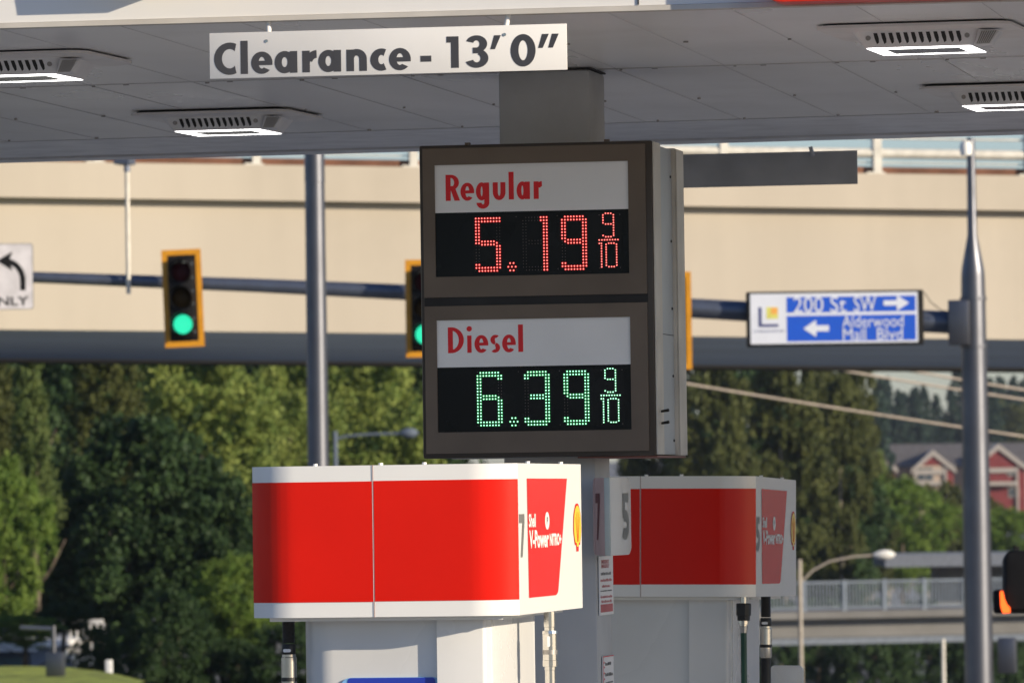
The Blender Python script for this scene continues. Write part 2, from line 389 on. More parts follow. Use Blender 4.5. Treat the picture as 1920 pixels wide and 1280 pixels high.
for k in range(-4, 5):
    x = xj+k*2.44
    if XL < x < XR: MB().box((x-.002, YF-.004, H+.006), (x+.002, YF-.0005, H+.94)).build('fascia_joint', 'gap', canopy)
# soffit deck, in two bands split at the middle seam
def YM(x): return 21.40 - .075*(x+3.4)
def YD(x): return 24.50 - .11*(x+3.4)
mb = MB()
seamX = [-2.69 + .375*k for k in range(-35, 31)]
mb.face([(XL, YF+.05, H), (XR, YF+.05, H), (XR, YM(XR)-.003, H), (XL, YM(XL)-.003, H)])
mb.face([(XL, YM(XL), H+.003), (XR, YM(XR), H+.003), (XR, YD(XR), H+.003), (XL, YD(XL), H+.003)])
mb.face([(XL, YF+.05, H+.9), (XR, YF+.05, H+.9), (XR, YB(XR)-.05, H+.9), (XL, YB(XL)-.05, H+.9)])
mb.noflip = True
mb.build('soffit', 'soffit', canopy)
mb = MB()
for x in seamX:
    if XL+.1 < x < XR-.1:
        mb.box((x-.0012, YF+.06, H-.0012), (x+.0012, YM(x)-.01, H-.0002)); mb.box((x-.016, YM(x)+.01, H+.0012), (x-.0125, YD(x)-.02, H+.0026))
a, b = Vector((XL, YM(XL), H)), Vector((XR, YM(XR), H)); mb.bar(a-Z*.001, b-Z*.001, .007, .004)
mb.build('soffit_seam', mat('seam line', (.62, .61, .62), .5), canopy)
mb = MB(); rnd = random.Random(4)
for x in seamX:                                # screws and little brackets
    if -7.2 < x < -1.6:
        for y in (YM(x)+.035, YM(x)+1.7, YD(x)-.12, YF+1.45):
            x_ = x+rnd.uniform(.0, .05); y_ = y+rnd.uniform(-.03, .03)
            MB().tube([(x_, y_, H+.001), (x_, y_, H-.005)], rnd.choice((.005, .008, .006)), 8).build('soffit_screw', 'bolt', canopy)
        MB().box((x+.12, YM(x)+.012, H-.004), (x+.138, YM(x)+.026, H)).build('soffit_clip', 'bolt', canopy)
mb = MB()       # rear gutter: a step, then the lighter trim strip and its lip
xs = [XL+.06, -8, -3, XR-.06]
for x0_, x1_ in zip(xs, xs[1:]):
    for (f0, f1, za, zb) in ((.016, .80, H+.001, 0), (.83, 1.0, H-.005, 0)):
        pa = [(x0_, YD(x0_)+(YB(x0_)-YD(x0_))*f0), (x1_, YD(x1_)+(YB(x1_)-YD(x1_))*f0), (x1_, YD(x1_)+(YB(x1_)-YD(x1_))*f1-.02), (x0_, YD(x0_)+(YB(x0_)-YD(x0_))*f1-.02)]
        mb.prism(pa, (0, 0, za), X, Y, Z*.016)
mb.build('soffit_trim', 'soffit2', canopy)
mb = MB()
for x0_, x1_ in zip(xs, xs[1:]):
    mb.prism([(x0_, YD(x0_)-.01), (x1_, YD(x1_)-.01), (x1_, YB(x1_)-.05), (x0_, YB(x0_)-.05)], (0, 0, H+.020), X, Y, Z*.01)
mb.build('gutter_gap', 'gap', canopy)
# red light box running along the fascia to the right, bottom left corner rounded
x0_ = PY(1432, 4, YF).x; zb = PY(1470, 4, YF-.12).z
mb = MB(); P = [(0, .9), (0, .09)] + [(.07-.07*math.cos(R(90*i/8)), .07-.07*math.sin(R(90*i/8))) for i in range(1, 9)] + [(XR-x0_, 0), (XR-x0_, .9)]
P = [(u, v) for u, v in P]
mb.prism(P, (x0_, YF-.005, zb), X, Z, Vector((0, -.115, 0)))
mb.build('red_light_box', 'redf', canopy, bevel=.004)
# scallop emblem outline (unit box 0..1)
def scallop(n=26):
    pts = [(.36, 0.0), (.64, 0.0), (.66, .13)]
    for i in range(n+1):
        t = R(-52+284*i/n); rr = 1+.018*math.cos(R(i*360/ (n/7)))
        pts.append((.5+.5*rr*math.cos(t), .52+.48*rr*math.sin(t)))
    pts.append((.34, .13)); return pts
def scallop_in(n=26):
    pts = [(.40, .10), (.60, .10), (.63, .17)]
    for i in range(n+1):
        t = R(-50+280*i/n); pts.append((.5+.45*math.cos(t), .52+.43*math.sin(t)))
    pts.append((.37, .17)); return pts
ex = PY(280, -45, YF-.12)
mb = MB(); mb.prism([(u*1.0, v*.92) for u, v in scallop()], (ex.x-.5, YF-.006, ex.z), X, Z, (0, -.115, 0)); mb.build('scallop_emblem', 'yellow', canopy)  # unseen above the view; added and shaped for its shadow on the fascia

# column
CX0, CX1, CY0 = PZ(940, 130, H).x-.012, PZ(1106, 126, H).x, 21.30
column = empty('canopy_column', ((CX0+CX1)/2, CY0+.15, 0), 'square painted steel column holding up the canopy behind the price sign', 'column')
mb = MB().box((CX0, CY0, .1), (CX1, CY0+.305, H-.006)); mb.build('shaft', 'col', column, bevel=.012)
mb = MB()
mb.box((CX0-.004, CY0-.004, H-.006), (CX1+.004, CY0+.31, H-.001)); mb.build('top_joint', 'gap', column)
mb = MB().box((CX0-.1, CY0-.1, 0), (CX1+.1, CY0+.4, .1)); mb.build('footing', 'slab', column, bevel=.01)

# canopy lights
def make_light(label):
    r_ = empty('canopy_light', (0, 0, 0), label, 'ceiling light', 'square canopy lights under the soffit')
    mb = MB()
    o_, i_ = rrect(-.305, -.305, .305, .305, .07), rrect(-.275, -.275, .275, .275, .06); n = len(o_)
    mb.poly([(*p, -.006) for p in o_]+[(*p, -.015) for p in o_]+[(*p, -.021) for p in i_],
            [tuple(range(n)), tuple(range(3*n-1, 2*n-1, -1))]+[(i, (i+1) % n, n+(i+1) % n, n+i) for i in range(n)]+[(n+i, n+(i+1) % n, 2*n+(i+1) % n, 2*n+i) for i in range(n)])
    mb.build('mounting_plate', 'plate', r_, smooth=True, ang=30)
    mb = MB().prism(rrect(-.285, -.285, .285, .285, .05), (0, 0, -.0059), X, Y, Z*.0056); mb.build('gasket', 'gap', r_)
    t_, b_, zt, zb_ = .205, .168, -.021, -.070
    mb = MB(); T = rrect(-t_, -t_, t_, t_, .03, 4); B = rrect(-b_, -b_, b_, b_, .012, 4); n = len(T)
    mb.poly([(*p, zt) for p in T]+[(*p, zb_) for p in B], [(i, (i+1) % n, n+(i+1) % n, n+i) for i in range(n)]+[tuple(range(n, 2*n))])
    ho = mb.build('housing', 'hous', r_, smooth=True, ang=30)
    mb = MB()    # 12 dark cooling slots on the near face
    for k in range(12):
        x_ = -.128+k*.0235
        zz0, zz1 = -.027, -.060; f = lambda z, e=0: -(t_+(b_-t_)*((z-zt)/(zb_-zt)))-.0012-e
        mb.poly([(x_-.006, f(zz0), zz0), (x_+.006, f(zz0), zz0), (x_+.009, f((zz0+zz1)/2), (zz0+zz1)/2), (x_+.008, f(zz1+.005), zz1+.005), (x_+.001, f(zz1), zz1), (x_-.004, f((zz0+zz1)/2), (zz0+zz1)/2)], [(0,1,2,3,4,5)])
    mb.noflip = True; mb.build('cooling_slot', 'gap', ho)
    for sx in (-.152, .158): MB().tube([(sx, f(-.04)+.004, -.040), (sx, f(-.04)-.003, -.041)], .008, 10).build('screw', 'bolt', ho)
    mb = MB()
    for a_, b2, c_, d_ in ((-.163, -.163, .163, -.105), (-.163, .125, .163, .163), (-.163, -.105, -.118, .125), (.118, -.105, .163, .125)):
        mb.face([(a_, b2, zb_-.002), (a_, d_, zb_-.002), (c_, d_, zb_-.002), (c_, b2, zb_-.002)])
    mb.noflip = True; mb.build('diffuser', 'lens', r_)
    mb = MB().face([(-.118, -.105, zb_-.0015), (-.118, .125, zb_-.0015), (.118, .125, zb_-.0015), (.118, -.105, zb_-.0015)]); mb.noflip = True
    mb.build('reflector', 'lensmid', r_)
    mb = MB(); mb.prism([(.195, -.022), (.262, -.030), (.232, -.070), (.180, -.074)], (0, -.20, 0), X, Z, Y*.07); sb = mb.build('sensor_box', 'hous', r_, bevel=.003)
    mb = MB()
    for k in range(7):
        t = (k+.5)/7; mb.bar((.203+.050*t, -.2015, -.030), (.187+.042*t, -.2015, -.068), .0022, .0025, upv=Y)
    mb.build('sensor_slats', 'bolt', sb)
    return r_
def copytree(o, parent=None):
    c = o.copy(); sc.collection.objects.link(c); c.parent = parent
    for ch in list(o.children): copytree(ch, c)
    return c
L0 = make_light('square lit canopy light')
spots = [((-5.185, 20.10), 'square lit canopy light in the front row, cut off by the left picture edge'),
         ((-5.225, 23.35), 'square lit canopy light in the back row below the clearance board'),
         ((-2.215, 19.90), 'square lit canopy light in the front row, nearest to the top right corner'),
         ((-2.245, 22.97), 'square lit canopy light in the back row, cut off by the right edge')]
for i, ((x_, y_), lab) in enumerate(spots):
    o = L0 if i == 0 else copytree(L0); o.location = (x_, y_, H); o.rotation_euler.z = -.05; o['label'] = lab

# clearance sign
YS = 18.733
tl, br = PY(391.7, 63.3, YS), PY(1063.7, 130.3, YS)
tr, bl = PY(1061.7, 44, YS), PY(394.3, 149, YS)
sx0, sx1 = (tl.x+bl.x)/2, (tr.x+br.x)/2; z1 = (tl.z+tr.z)/2; z0 = (bl.z+br.z)/2
sc_ = (sx1-sx0)/671.0            # metres per photo pixel on the sign
clr = empty('clearance_sign', ((sx0+sx1)/2, YS, z0), 'white board with charcoal lettering hanging from the front of the canopy', 'sign')
mb = MB().box((sx0, YS, z0), (sx1, YS+.006, z1)); mb.build('panel', 'clearw', clr, bevel=.0008)
mb = MB()
def u_(px): return (px-393.0)*sc_
bz = .012
# letters: (char, left px, right px); baseline follows the board
Hc = 58.0*sc_; st = 14.3*sc_
for ch, a_, b2 in (('C', 401.5, 443.8), ('l', 451.7, 465.5), ('e', 471.7, 512), ('a', 516, 559), ('r', 568.3, 595.5), ('a', 598.5, 641.5), ('n', 651.5, 690), ('c', 696.5, 726.5), ('e', 731.7, 772.5)):
    mb.flat(glyph(ch, u_(a_), u_(b2), bz, Hc, st), (sx0, YS, z0), X, Z, -Y)
mb.flat(glyph('-', u_(790.5), u_(811), bz+Hc*.24, Hc*.19, st), (sx0, YS, z0), X, Z, -Y)
for ch, a_, b2 in (('1', 839.7, 862.5), ('3', 874.3, 917.8), ('0', 959.3, 1006), ):
    mb.flat(glyph(ch, u_(a_), u_(b2), bz+.002, Hc, st*1.02), (sx0, YS, z0), X, Z, -Y)
for a_, b2 in ((921.5, 941.7), (1010.7, 1031), (1029.5, 1049.5)):
    mb.flat(glyph("'", u_(a_), u_(b2), bz+.002, Hc*1.0, st*.78), (sx0, YS, z0), X, Z, -Y)
mb.noflip = True; mb.build('lettering', 'letd', clr)
for px, dx in ((503.5, -.003), (951, .012)):
    x_ = sx0+u_(px); mb = MB().tube([(x_-dx*.5, YS+.0155, z1-.03), (x_+dx*.5, YS+.0155, H-.002)], .0082, 12); hg = mb.build('hanger', 'fascia', clr, smooth=True)
    mb = MB().tube([(x_-.004, YS-.001, z1-.028), (x_-.004, YS-.002, z1-.028)], .005, 8); mb.build('bolt', 'chrome', hg)

# blank back of the twin board at the rear edge
YR = 26.02
tr, br2 = PY(1607, 282, YR), PY(1607, 345, YR); wB = sx1-sx0
bkr = empty('clearance_sign', (tr.x-wB/2, YR, br2.z), 'plain grey back of a hanging board at the rear edge of the canopy', 'sign')
tl2 = PY(1283, 292.5, YR)
mb = MB().box((tr.x-wB, YR, br2.z), (tr.x, YR+.006, tr.z)); mb.build('panel', mat('grey board back', (.42, .43, .44), .5), bkr, bevel=.0008)
hx = PY(1522, 268, YR)
for dx in (0, -.70):
    mb = MB().tube([(hx.x+dx+.006, YR-.012, tr.z-.02), (hx.x+dx-.004, YR-.012, H-.03)], .0085, 10); mb.build('hanger', 'col', bkr, smooth=True)

# ================================================================== PRICE SIGN
YP = 21.14
q0 = PY(785.5, 273.2, YP); SP = 1/558.7; PW, PH = .793, 1.052
px0, pz1 = q0.x, q0.z-.001
def PS(u, v, y=0): return Vector((px0+u, YP+y, pz1-v))
ps = empty('price_sign', (px0+PW/2, YP+.3, pz1-PH), 'bronze two panel fuel price sign with red and green digits hung on the column', 'price sign')
mb = MB()
mb.box(PS(0, PH), PS(PW, 0, .156)); mb.build('front_cabinet', 'brown2', ps, bevel=.006)
mb = MB().box(PS(PW+.0008, PH-.003, .006), PS(PW+.005, .003, .152)); mb.build('side_trim', 'silver', ps)
mb = MB().box(PS(.03, PH-.004, .157), PS(PW-.012, .006, .505)); mb.build('side_panel', 'panelg', ps)
mb = MB()
for v in (.10, .32, .55, .78, 1.0): 
    MB().tube([PS(PW-.013, v, .47), PS(PW-.008, v, .47)], .0045, 8).build('panel_screw', 'gap', ps)
mb.box(PS(PW-.0125, .642, .157), PS(PW-.0105, .640, .50)); mb.build('panel_joint', 'gap', ps)
mb = MB().box(PS(.0, PH, .507), PS(PW, .0, .675)); mb.build('rear_cabinet', 'silver', ps, bevel=.004)
mb = MB().box(PS(PW+.0008, PH-.003, .511), PS(PW+.005, .003, .671)); mb.build('side_trim', 'silver', ps)
# bezels: frame around each price panel, 4 mm proud
def frame(mb, a, b, c, d, y0, y1, hole, mi=0):
    (hu0, hv0, hu1, hv1) = hole
    for A in ((a, b, c, hv0), (a, hv1, c, d), (a, hv0, hu0, hv1), (hu1, hv0, c, hv1)):
        mb.box(PS(A[0], A[3], y0), PS(A[2], A[1], y1), mi)
U0, U1 = .0535, .7125
for nm, vt, vb, la, lb, dd in (('Regular', .011, .512, .067, .2277, .443), ('Diesel', .541, 1.036, .5885, .747, .965)):
    mb = MB(); frame(mb, .013, vt, PW-.022, vb, -.010, .0, (U0, la, U1, dd)); bz_ = mb.build('bezel', 'brown', ps)
    mb = MB().box(PS(U0, lb, -.004), PS(U1, la, -.001)); fl = mb.build('fuel_name_panel', 'signw', ps)
    mb = MB().box(PS(U0, dd, -.004), PS(U1, lb, -.001)); dp = mb.build('price_display', 'disp', ps)
    mb = MB().box(PS(.183, dd-.012, -.0055), PS(.690, lb+.010, -.0042)); mb.build('led_board', 'module', dp)
    for a_ in (.190, .330, .470, .612, .682):
        for b_ in (lb+.018, dd-.020): MB().tube([PS(a_, b_, -.0056), PS(a_, b_, -.0066)], .0016, 6).build('board_screw', 'ledoff', dp)
    mb = MB()
    if nm == 'Regular':    # 6x wide zoom measured positions, cap line etc. in metres
        base = la+ .1205; k = SP*380/1920; Hc_ = .086; o_ = .030
        L_ = (('R', 82, 214), ('e', 225, 357), ('g', 374, 502), ('u', 537, 659), ('l', 690, 739), ('a', 766, 894), ('r', 930, 1010)); 
        for ch, a_, b2 in L_:
            mb.flat(glyph(ch, (820+a_*380/1920-785.8)*SP, (820+b2*380/1920-785.8)*SP, -base, .0875, .0172, .67), PS(0, 0, -.004), X, Z, -Y)
    else:
        base = la+.1105; k = 520/1902
        L_ = (('D', 222, 333), ('i', 355, 388), ('e', 407, 503), ('s', 515, 588), ('e', 600, 695), ('l', 712, 746))
        for ch, a_, b2 in L_:
            mb.flat(glyph(ch, (780+a_*k-789.8)*SP, (780+b2*k-789.8)*SP, -base, .0865, .0169, .67), PS(0, 0, -.004), X, Z, -Y)
    mb.noflip = True; mb.build('fuel_name', 'letr', fl)
    # LED digits
    on, rim = ('ledr', 'ledrr') if nm == 'Regular' else ('ledg', 'ledgr')  # rim: material of the painted glow disc around each LED
    cu, cv = 34.0/6*SP, 34.75/6*SP
    ub = (.1922, .3526, .4856) if nm == 'Regular' else (.1906, .3522, .4862)
    vb0 = .2492 if nm == 'Regular' else .7672
    def seg(g):
        a = [(c, 1) for c in range(9)]+[(c, 0) for c in range(1, 8)]; f = [(c, r_) for c in (0, 1) for r_ in range(2, 9)]
        b = [(c, r_) for c in (7, 8) for r_ in range(2, 9)]; e = [(c, r_) for c in (0, 1) for r_ in range(9, 16)]; c_ = [(c, r_) for c in (7, 8) for r_ in range(9, 16)]
        d = [(c, 16) for c in range(9)]+[(c, 17) for c in range(1, 8)]; g_ = [(c, r_) for c in range(2, 7) for r_ in (7.5, 8.5)]
        sb = [(0, 15), (1, 15)]
        S = dict(zip('ABCDEFG', (a, b, c_, d, e, f, g_)))
        if g == '8': return a+b+c_+d+e+f+g_
        if g == '5': return a+[(0, 0), (8, 0)]+f+g_+[(7, 8)]+c_+d+sb
        if g == '1': return [(c, r_) for c in (7, 8) for r_ in range(18)]+[(6, 0), (6, 1)]
        if g == '9': return a+[p for p in f if p != (0, 8)]+b+g_+c_+d+sb
        if g == '6': return a+[(7, 2), (8, 2)]+f+e+g_+[(7, 8)]+c_+d
        if g == '3': return a+[(0, 2), (1, 2)]+b+g_+c_+d+sb
    def dots(L_, u0__, v0__, nm2, du=cu, dv=cv, r1=.0019, r2=.0040, off=False):
        mb = MB()
        for c, r_ in L_:
            p = PS(u0__+c*du, v0__+r_*dv, -.0056)
            if off: mb.face([p+X*math.cos(R(45*i))*.0015+Z*math.sin(R(45*i))*.0015-Y*.0003 for i in range(8)], 0)
            else:
                mb.face([p+X*math.cos(R(30*i))*r2+Z*math.sin(R(30*i))*r2-Y*.0006 for i in range(12)], 1)  # wider emissive disc paints the glow around the LED
                mb.face([p+X*math.cos(R(30*i))*r1+Z*math.sin(R(30*i))*r1-Y*.0016 for i in range(12)], 0)
        mb.noflip = True; mb.build(nm2, ['ledoff'] if off else [on, rim], dp)
    for g, u__ in zip('519' if nm == 'Regular' else '639', ub):
        S = seg(g); dots(S, u__, vb0, 'digit'); dots([p for p in seg('8') if p not in S], u__, vb0, 'unlit_led', off=True)
    uo = ub[0]-147/6*SP; vo = vb0-122/6*SP
    if nm == 'Diesel': uo = ub[0]-158/6*SP; vo = vb0-102/6*SP; sh = (14, -26)
    else: sh = (0, 0)
    hexd = [(-.5, -1), (.5, -1), (-1.05, 0), (0, 0), (1.1, 0), (-.5, 1), (.5, 1)]
    dots(hexd, uo+(553+sh[0])/6*SP, vo+(672+sh[1]*.6)/6*SP, 'decimal_point', du=39/6*SP, dv=41/6*SP)
    r9 = [(1,0),(2,0),(3,0),(0,.6),(4,.6),(0,1.6),(4,1.6),(0,2.6),(4,2.6),(0,3.6),(4,3.6),(1,4.1),(2,4.1),(3,4.1),(4,4.6),(4,5.6),(4,6.6),(4,7.6),(4,8.5),(0,8.5),(1,9),(2,9),(3,9)]
    dots(r9, uo+(1598+sh[0])/6*SP, vo+(95+sh[1]+10*(nm=='Diesel'))/6*SP, 'digit', du=29.8/6*SP, dv=29.2/6*SP, r1=.0019, r2=.0031)
    dots([(i, 0) for i in range(8)], uo+(1553+sh[0])/6*SP, vo+(392+sh[1]+12*(nm=='Diesel'))/6*SP, 'fraction_bar', du=30.3/6*SP, r1=.0019, r2=.0031)
    r10 = [(-.8, 0)]+[(0, i) for i in range(10)]+[(c+1.8, r_) for c, r_ in [(1,0),(2,0),(3,0),(1,9),(2,9),(3,9)]+[(c, r_+.45) for c in (0, 4) for r_ in range(9)]]
    dots(r10, uo+(1577+sh[0])/6*SP, vo+(430+sh[1]+12*(nm=='Diesel'))/6*SP, 'digit', du=29.5/6*SP, dv=29.3/6*SP, r1=.0019, r2=.0031)
mb = MB()
mb.box(PS(.013, .541, -.002), PS(PW-.02, .512, .001)); mb.build('divider_groove', 'gap', ps)
for u in (.155, .63):
    mb = MB().box(PS(u, .0, .01), PS(u+.017, -.008, .03)); mb.build('top_lug', 'brown', ps)
for v in (.905, .945):
    p = PS(PW+.004, v, .09); mb = MB().tube([p, p+X*.028-Z*-.004-Y*.01], [.004, .0055], 8); mb.build('latch', 'gap', ps)
p = PS(PW+.001, PH+.0, .0); mb = MB().box(PS(PW*.66, PH+.006, .02), PS(PW, PH+.001, .66)); mb.build('bottom_pan', mat('red brown pan', (.22, .08, .06), .5), ps)

# ================================================================== DISPENSERS
SX, SY, SZ = .80, 1.12, .460        # topper size
def make_dispenser(num, label, hoses):
    r_ = empty('fuel_dispenser', (0, 0, 0), label, 'fuel dispenser', 'fuel dispensers with red and white toppers')
    # local frame: origin on the ground under the topper's near right corner; x to the left is negative
    zt = TZ; zb_ = TZ-SZ; rc = .13
    RC, AC = .205, R(44)
    yc = RC*(1-math.cos(AC)); xc = RC*math.sin(AC)
    def plan(e=0, n=14):                     # outline: near face -Y curves back at both ends, customer face +X is flat
        P = [(e, yc+SY)]
        for i in range(n+1):
            t = AC*(1-i/n); P.append((-xc+(RC+e)*math.sin(t), RC-(RC+e)*math.cos(t)))
        for i in range(n+1):
            t = AC*i/n; P.append((-SX+xc-(RC+e)*math.sin(t), RC-(RC+e)*math.cos(t)))
        P.append((-SX-e, yc+SY)); return P
    P = plan(); mb = MB(); mb.prism(P, (0, 0, zb_), X, Y, Z*SZ)
    top = mb.build('topper', 'topw', r_, smooth=True, ang=32)
    mb = MB(); mb.prism([(-.05, SY-.03), (-.05, .05), (-SX+.05, .05), (-SX+.05, SY-.03)], (0, 0, zb_-.012), X, Y, Z*.011); mb.build('underside', 'topw', top)
    for (x_, y_) in ((-.62, .05), (-.42, .06), (-.02, .35), (-.02, .95), (-.28, .03)): MB().tube([(x_, y_, zt-.001), (x_, y_, zt+.007)], .007, 8).build('screw', 'topw', top)
    # red band on the near face and round both corners
    rb0, rb1 = zb_+SZ*.103, zt-SZ*.103
    Q = plan(.0012); Q = Q[1:-1]
    xs_ = -SX*(1-.47)
    # split at the panel joint
    right = [p for p in Q if p[0] > xs_]; left = [p for p in Q if p[0] <= xs_]
    yj = -.0015
    for part, dz in ((right+[(xs_+.002, yj)], .0), ([(xs_-.002, yj)]+left, -.001)):
        mb = MB()
        for a, b in zip(part, part[1:]): mb.face([(*a, rb0+dz), (*a, rb1+dz), (*b, rb1+dz), (*b, rb0+dz)])
        mb.build('red_band', 'red', top, smooth=True, ang=60)
    mb = MB().box((xs_-.0008, -.0018, zb_-.0008), (xs_+.0008, .001, zt+.0008)); mb.build('panel_joint', mat('joint shadow', (.25, .12, .10), .6), top)  # thin dark line along the topper's panel joint
    mb = MB().box((xs_-.0020, -.0018, zb_), (xs_-.0008, .001, zt)); mb.build('panel_edge', 'topw', top)
    # graphics on the customer face (+X): u along +Y, v = height fraction from the top
    O = Vector((0, yc, zt)); UU, VV = Vector((0, SY, 0)), Vector((0, 0, -SZ))
    mb = MB(); bot = [(.145, .893)]; 
    shp = [(.135, .10), (.145, .893), (.555, .893)]+[(.555+.05*math.sin(R(15*i)), .893-.05+.05*math.cos(R(15*i))) for i in range(1, 6)]+[(.765, .10)]
    mb.flat([shp], O, UU, VV, X, off=.0012); mb.build('red_graphic', 'red', top)
    mb = MB(); gl = glyph('7' if num == '7' else '5', 0, 1, 0, 1, .30)
    mb.flat([[(.012+.078*x, .62-.285*y) for x, y in Pp] for Pp in gl], O, UU, VV, X, off=.0012); mb.build('pump_number', 'num', top)
    mb = MB()
    def tx(s_, a, vb_, b, vt_, bold): addtext(mb, [[(x, y) for x, y in Pp] for Pp in text_polys(s_, a, vb_, b, vt_, bold)], O, UU, VV, X, off=.0024)
    tx('Shell', .150, .425, .255, .335, .03); tx('V-Power', .155, .565, .455, .445, .035); tx('NITRO+', .470, .555, .655, .472, .045)
    mb.flat(disc(.435, .385, .034, .060), O, UU, VV, X, off=.0022); mb.build('brand_lettering', 'letw', top)
    mb = MB(); addtext(mb, text_polys('P', .425, .41, .446, .36, .02), O, UU, VV, X, off=.0030); mb.build('badge_mark', 'letd', top)
    mb = MB(); mb.flat([[(.858+.132*u, .605-.335*v) for u, v in scallop()]], O, UU, VV, X, off=.0012); em = mb.build('scallop_emblem', 'red', top)
    mb = MB(); mb.flat([[(.858+.132*u, .605-.335*v) for u, v in scallop_in()]], O, UU, VV, X, off=.0020); mb.build('emblem_field', 'yellow', em)
    mb = MB()
    for t in (-52, -32, -12, 12, 32, 52):
        a = (.5+.06*math.sin(R(t)), .2); b = (.5+.33*math.sin(R(t)), .52+.31*math.cos(R(t)))
        cvt = lambda u, v: O+UU*(.858+.132*u)+VV*(.605-.335*v)+X*.0026
        mb.bar(cvt(*a), cvt(*b), .0012, .0004, upv=X)
    mb.build('emblem_rib', 'red', em)
    # body under the topper
    bx1 = -.112; bx0 = bx1-.580; by0, by1 = .098, .098+.86
    rr = .055; n = 8
    Pb = [(bx1, by1)]
    Pb += [(bx1-.012+.012*math.cos(R(-90*i/4)), by0+.012+.012*math.sin(R(-90*i/4))) for i in range(5)]
    x2 = bx1-.150                      # right part of the near face stands proud
    Pb += [(x2, by0), (x2, by0+.018), (x2-.045, by0+.026)]
    Pb += [(bx0+.105+.105*math.cos(R(-90-90*i/n)), by0+.026+.105+.105*math.sin(R(-90-90*i/n))) for i in range(n+1)]
    Pb += [(bx0, by1)]
    mb = MB(); mb.prism(Pb, (0, 0, .15), X, Y, Z*(zb_-.15-.004)); bd = mb.build('body', 'body', r_, smooth=True, ang=28)
    mb = MB(); mb.prism(rrect(bx0+.012, by0+.035, bx1-.006, by1-.1, .02), (0, 0, .1), X, Y, Z*.05); mb.build('plinth', 'panelg', r_)
    # customer side door panel with rounded far edge
    mb = MB(); mb.prism([(bx1-.02, by0+.10)]+[(bx1+.004, by0+.10)]+[(bx1+.004-.05+.05*math.cos(R(t)), by1-.05+.05*math.sin(R(t))) for t in range(0, 91, 15)]+[(bx1-.05, by1)], (0, 0, .25), X, Y, Z*(zb_-.25-.006))
    mb.build('door_panel', 'body', bd, smooth=True, ang=28)
    if num == '7': mb = MB(); mb.prism(rrect(bx0+.125, 1.10, bx1-.135, zb_-.185, .035), (0, by0+.024, 0), X, Z, -Y*.006); db = mb.build('blue_decal', 'blue2', bd)
    if num == '7': mb = MB(); mb.prism(rrect(bx0+.150, 1.12, bx1-.160, zb_-.186, .01), (0, by0+.0175, 0), X, Z, -Y*.001); mb.build('decal_field', 'blue', db)
    # customer face: card reader and screen block (edge-on here)
    mb = MB().box((bx1+.006, by0+.25, 1.15), (bx1+.03, by0+.60, 1.65)); sc2 = mb.build('payment_panel', 'rubber', bd, bevel=.01)
    # hoses
    for kind, hx_, hy_ in hoses:
        if kind == 'black':
            mb = MB(); pts = []; rad = []
            for i in range(34):
                pts.append((hx_, hy_, zb_+.0-.0024*i)); rad.append(.0185+(.0012 if i % 2 else 0))
            mb.tube(pts, rad, 14); z_ = zb_-.082
            mb.tube([(hx_, hy_, z_), (hx_, hy_, z_-.004), (hx_, hy_, z_-.03), (hx_, hy_, z_-.032)], [.019, .0215, .0215, .020], 16)
            h_ = mb.build('hose', 'rubber', r_, smooth=True, ang=50)
            z_ -= .032
            mb = MB(); mb.tube([(hx_, hy_, z_), (hx_, hy_, z_-.008), (hx_, hy_, z_-.010), (hx_, hy_, z_-.040), (hx_, hy_, z_-.070)], [.021, .021, .0235, .0235, .0235], 6*4); mb.build('breakaway_coupling', 'chrome', h_, smooth=True, ang=40)
            z_ -= .070
            mb = MB(); mb.tube([(hx_, hy_, z_), (hx_, hy_, z_-.012)], .0238, 24); mb.build('band', 'rubber', h_)
            mb = MB(); mb.tube([(hx_, hy_, z_-.012), (hx_, hy_, z_-.045), (hx_, hy_, z_-.052)], [.0235, .0235, .019], 24); mb.build('lower_coupling', 'chrome', h_, smooth=True, ang=40)
            z_ -= .052
            mb = MB(); mb.tube([(hx_, hy_, z_), (hx_, hy_, z_-.4), (hx_+.01, hy_, z_-.7), (hx_+.06, hy_, .95), (hx_+.12, hy_+.05, .80), (hx_+.14, hy_+.12, .95)], .0195, 14); mb.build('hose_lower', 'rubber', h_, smooth=True)
            mb = MB(); mb.prism(rrect(hx_-.013, zb_-.107, hx_+.011, zb_-.097, .0045), (0, hy_-.0222, 0), X, Z, -Y*.001); mb.build('tag', 'signw', h_)
        elif kind == 'chrome':
            mb = MB(); z_ = zb_
            prof = [(0, .018), (.047, .018), (.048, .0165), (.058, .0165), (.059, .0225), (.068, .0235), (.069, .0225), (.118, .0225)]
            mb.tube([(hx_, hy_, z_-a) for a, _ in prof], [b for _, b in prof], 12); h_ = mb.build('hose', 'chrome', r_, smooth=True, ang=28)
            mb = MB().tube([(hx_, hy_, z_-.118), (hx_, hy_, z_-.132)], .0232, 20); mb.build('band', 'bolt', h_, smooth=True)
            prof = [(.132, .0225), (.150, .0225), (.151, .0235), (.169, .0235), (.170, .0175), (.180, .0175), (.181, .0165), (.30, .0165)]
            mb = MB(); mb.tube([(hx_, hy_, z_-a) for a, _ in prof], [b for _, b in prof], 12); mb.build('swivel', 'chrome', h_, smooth=True, ang=28)
            mb = MB(); mb.tube([(hx_, hy_, z_-.30), (hx_, hy_, 1.2), (hx_+.05, hy_, .9), (hx_+.1, hy_+.05, .85)], .0155, 12); mb.build('hose_lower', 'rubber', h_, smooth=True)
            mb = MB(); mb.prism(rrect(hx_-.0045, z_-.108, hx_+.0045, z_-.075, .004), (0, hy_-.0228, 0), X, Z, -Y*.001); mb.build('tag', 'signw', h_)
        else:
            mb = MB(); z_ = zb_
            mb.tube([(hx_, hy_, z_), (hx_, hy_, z_-.026)], .0125, 14, mi=1)
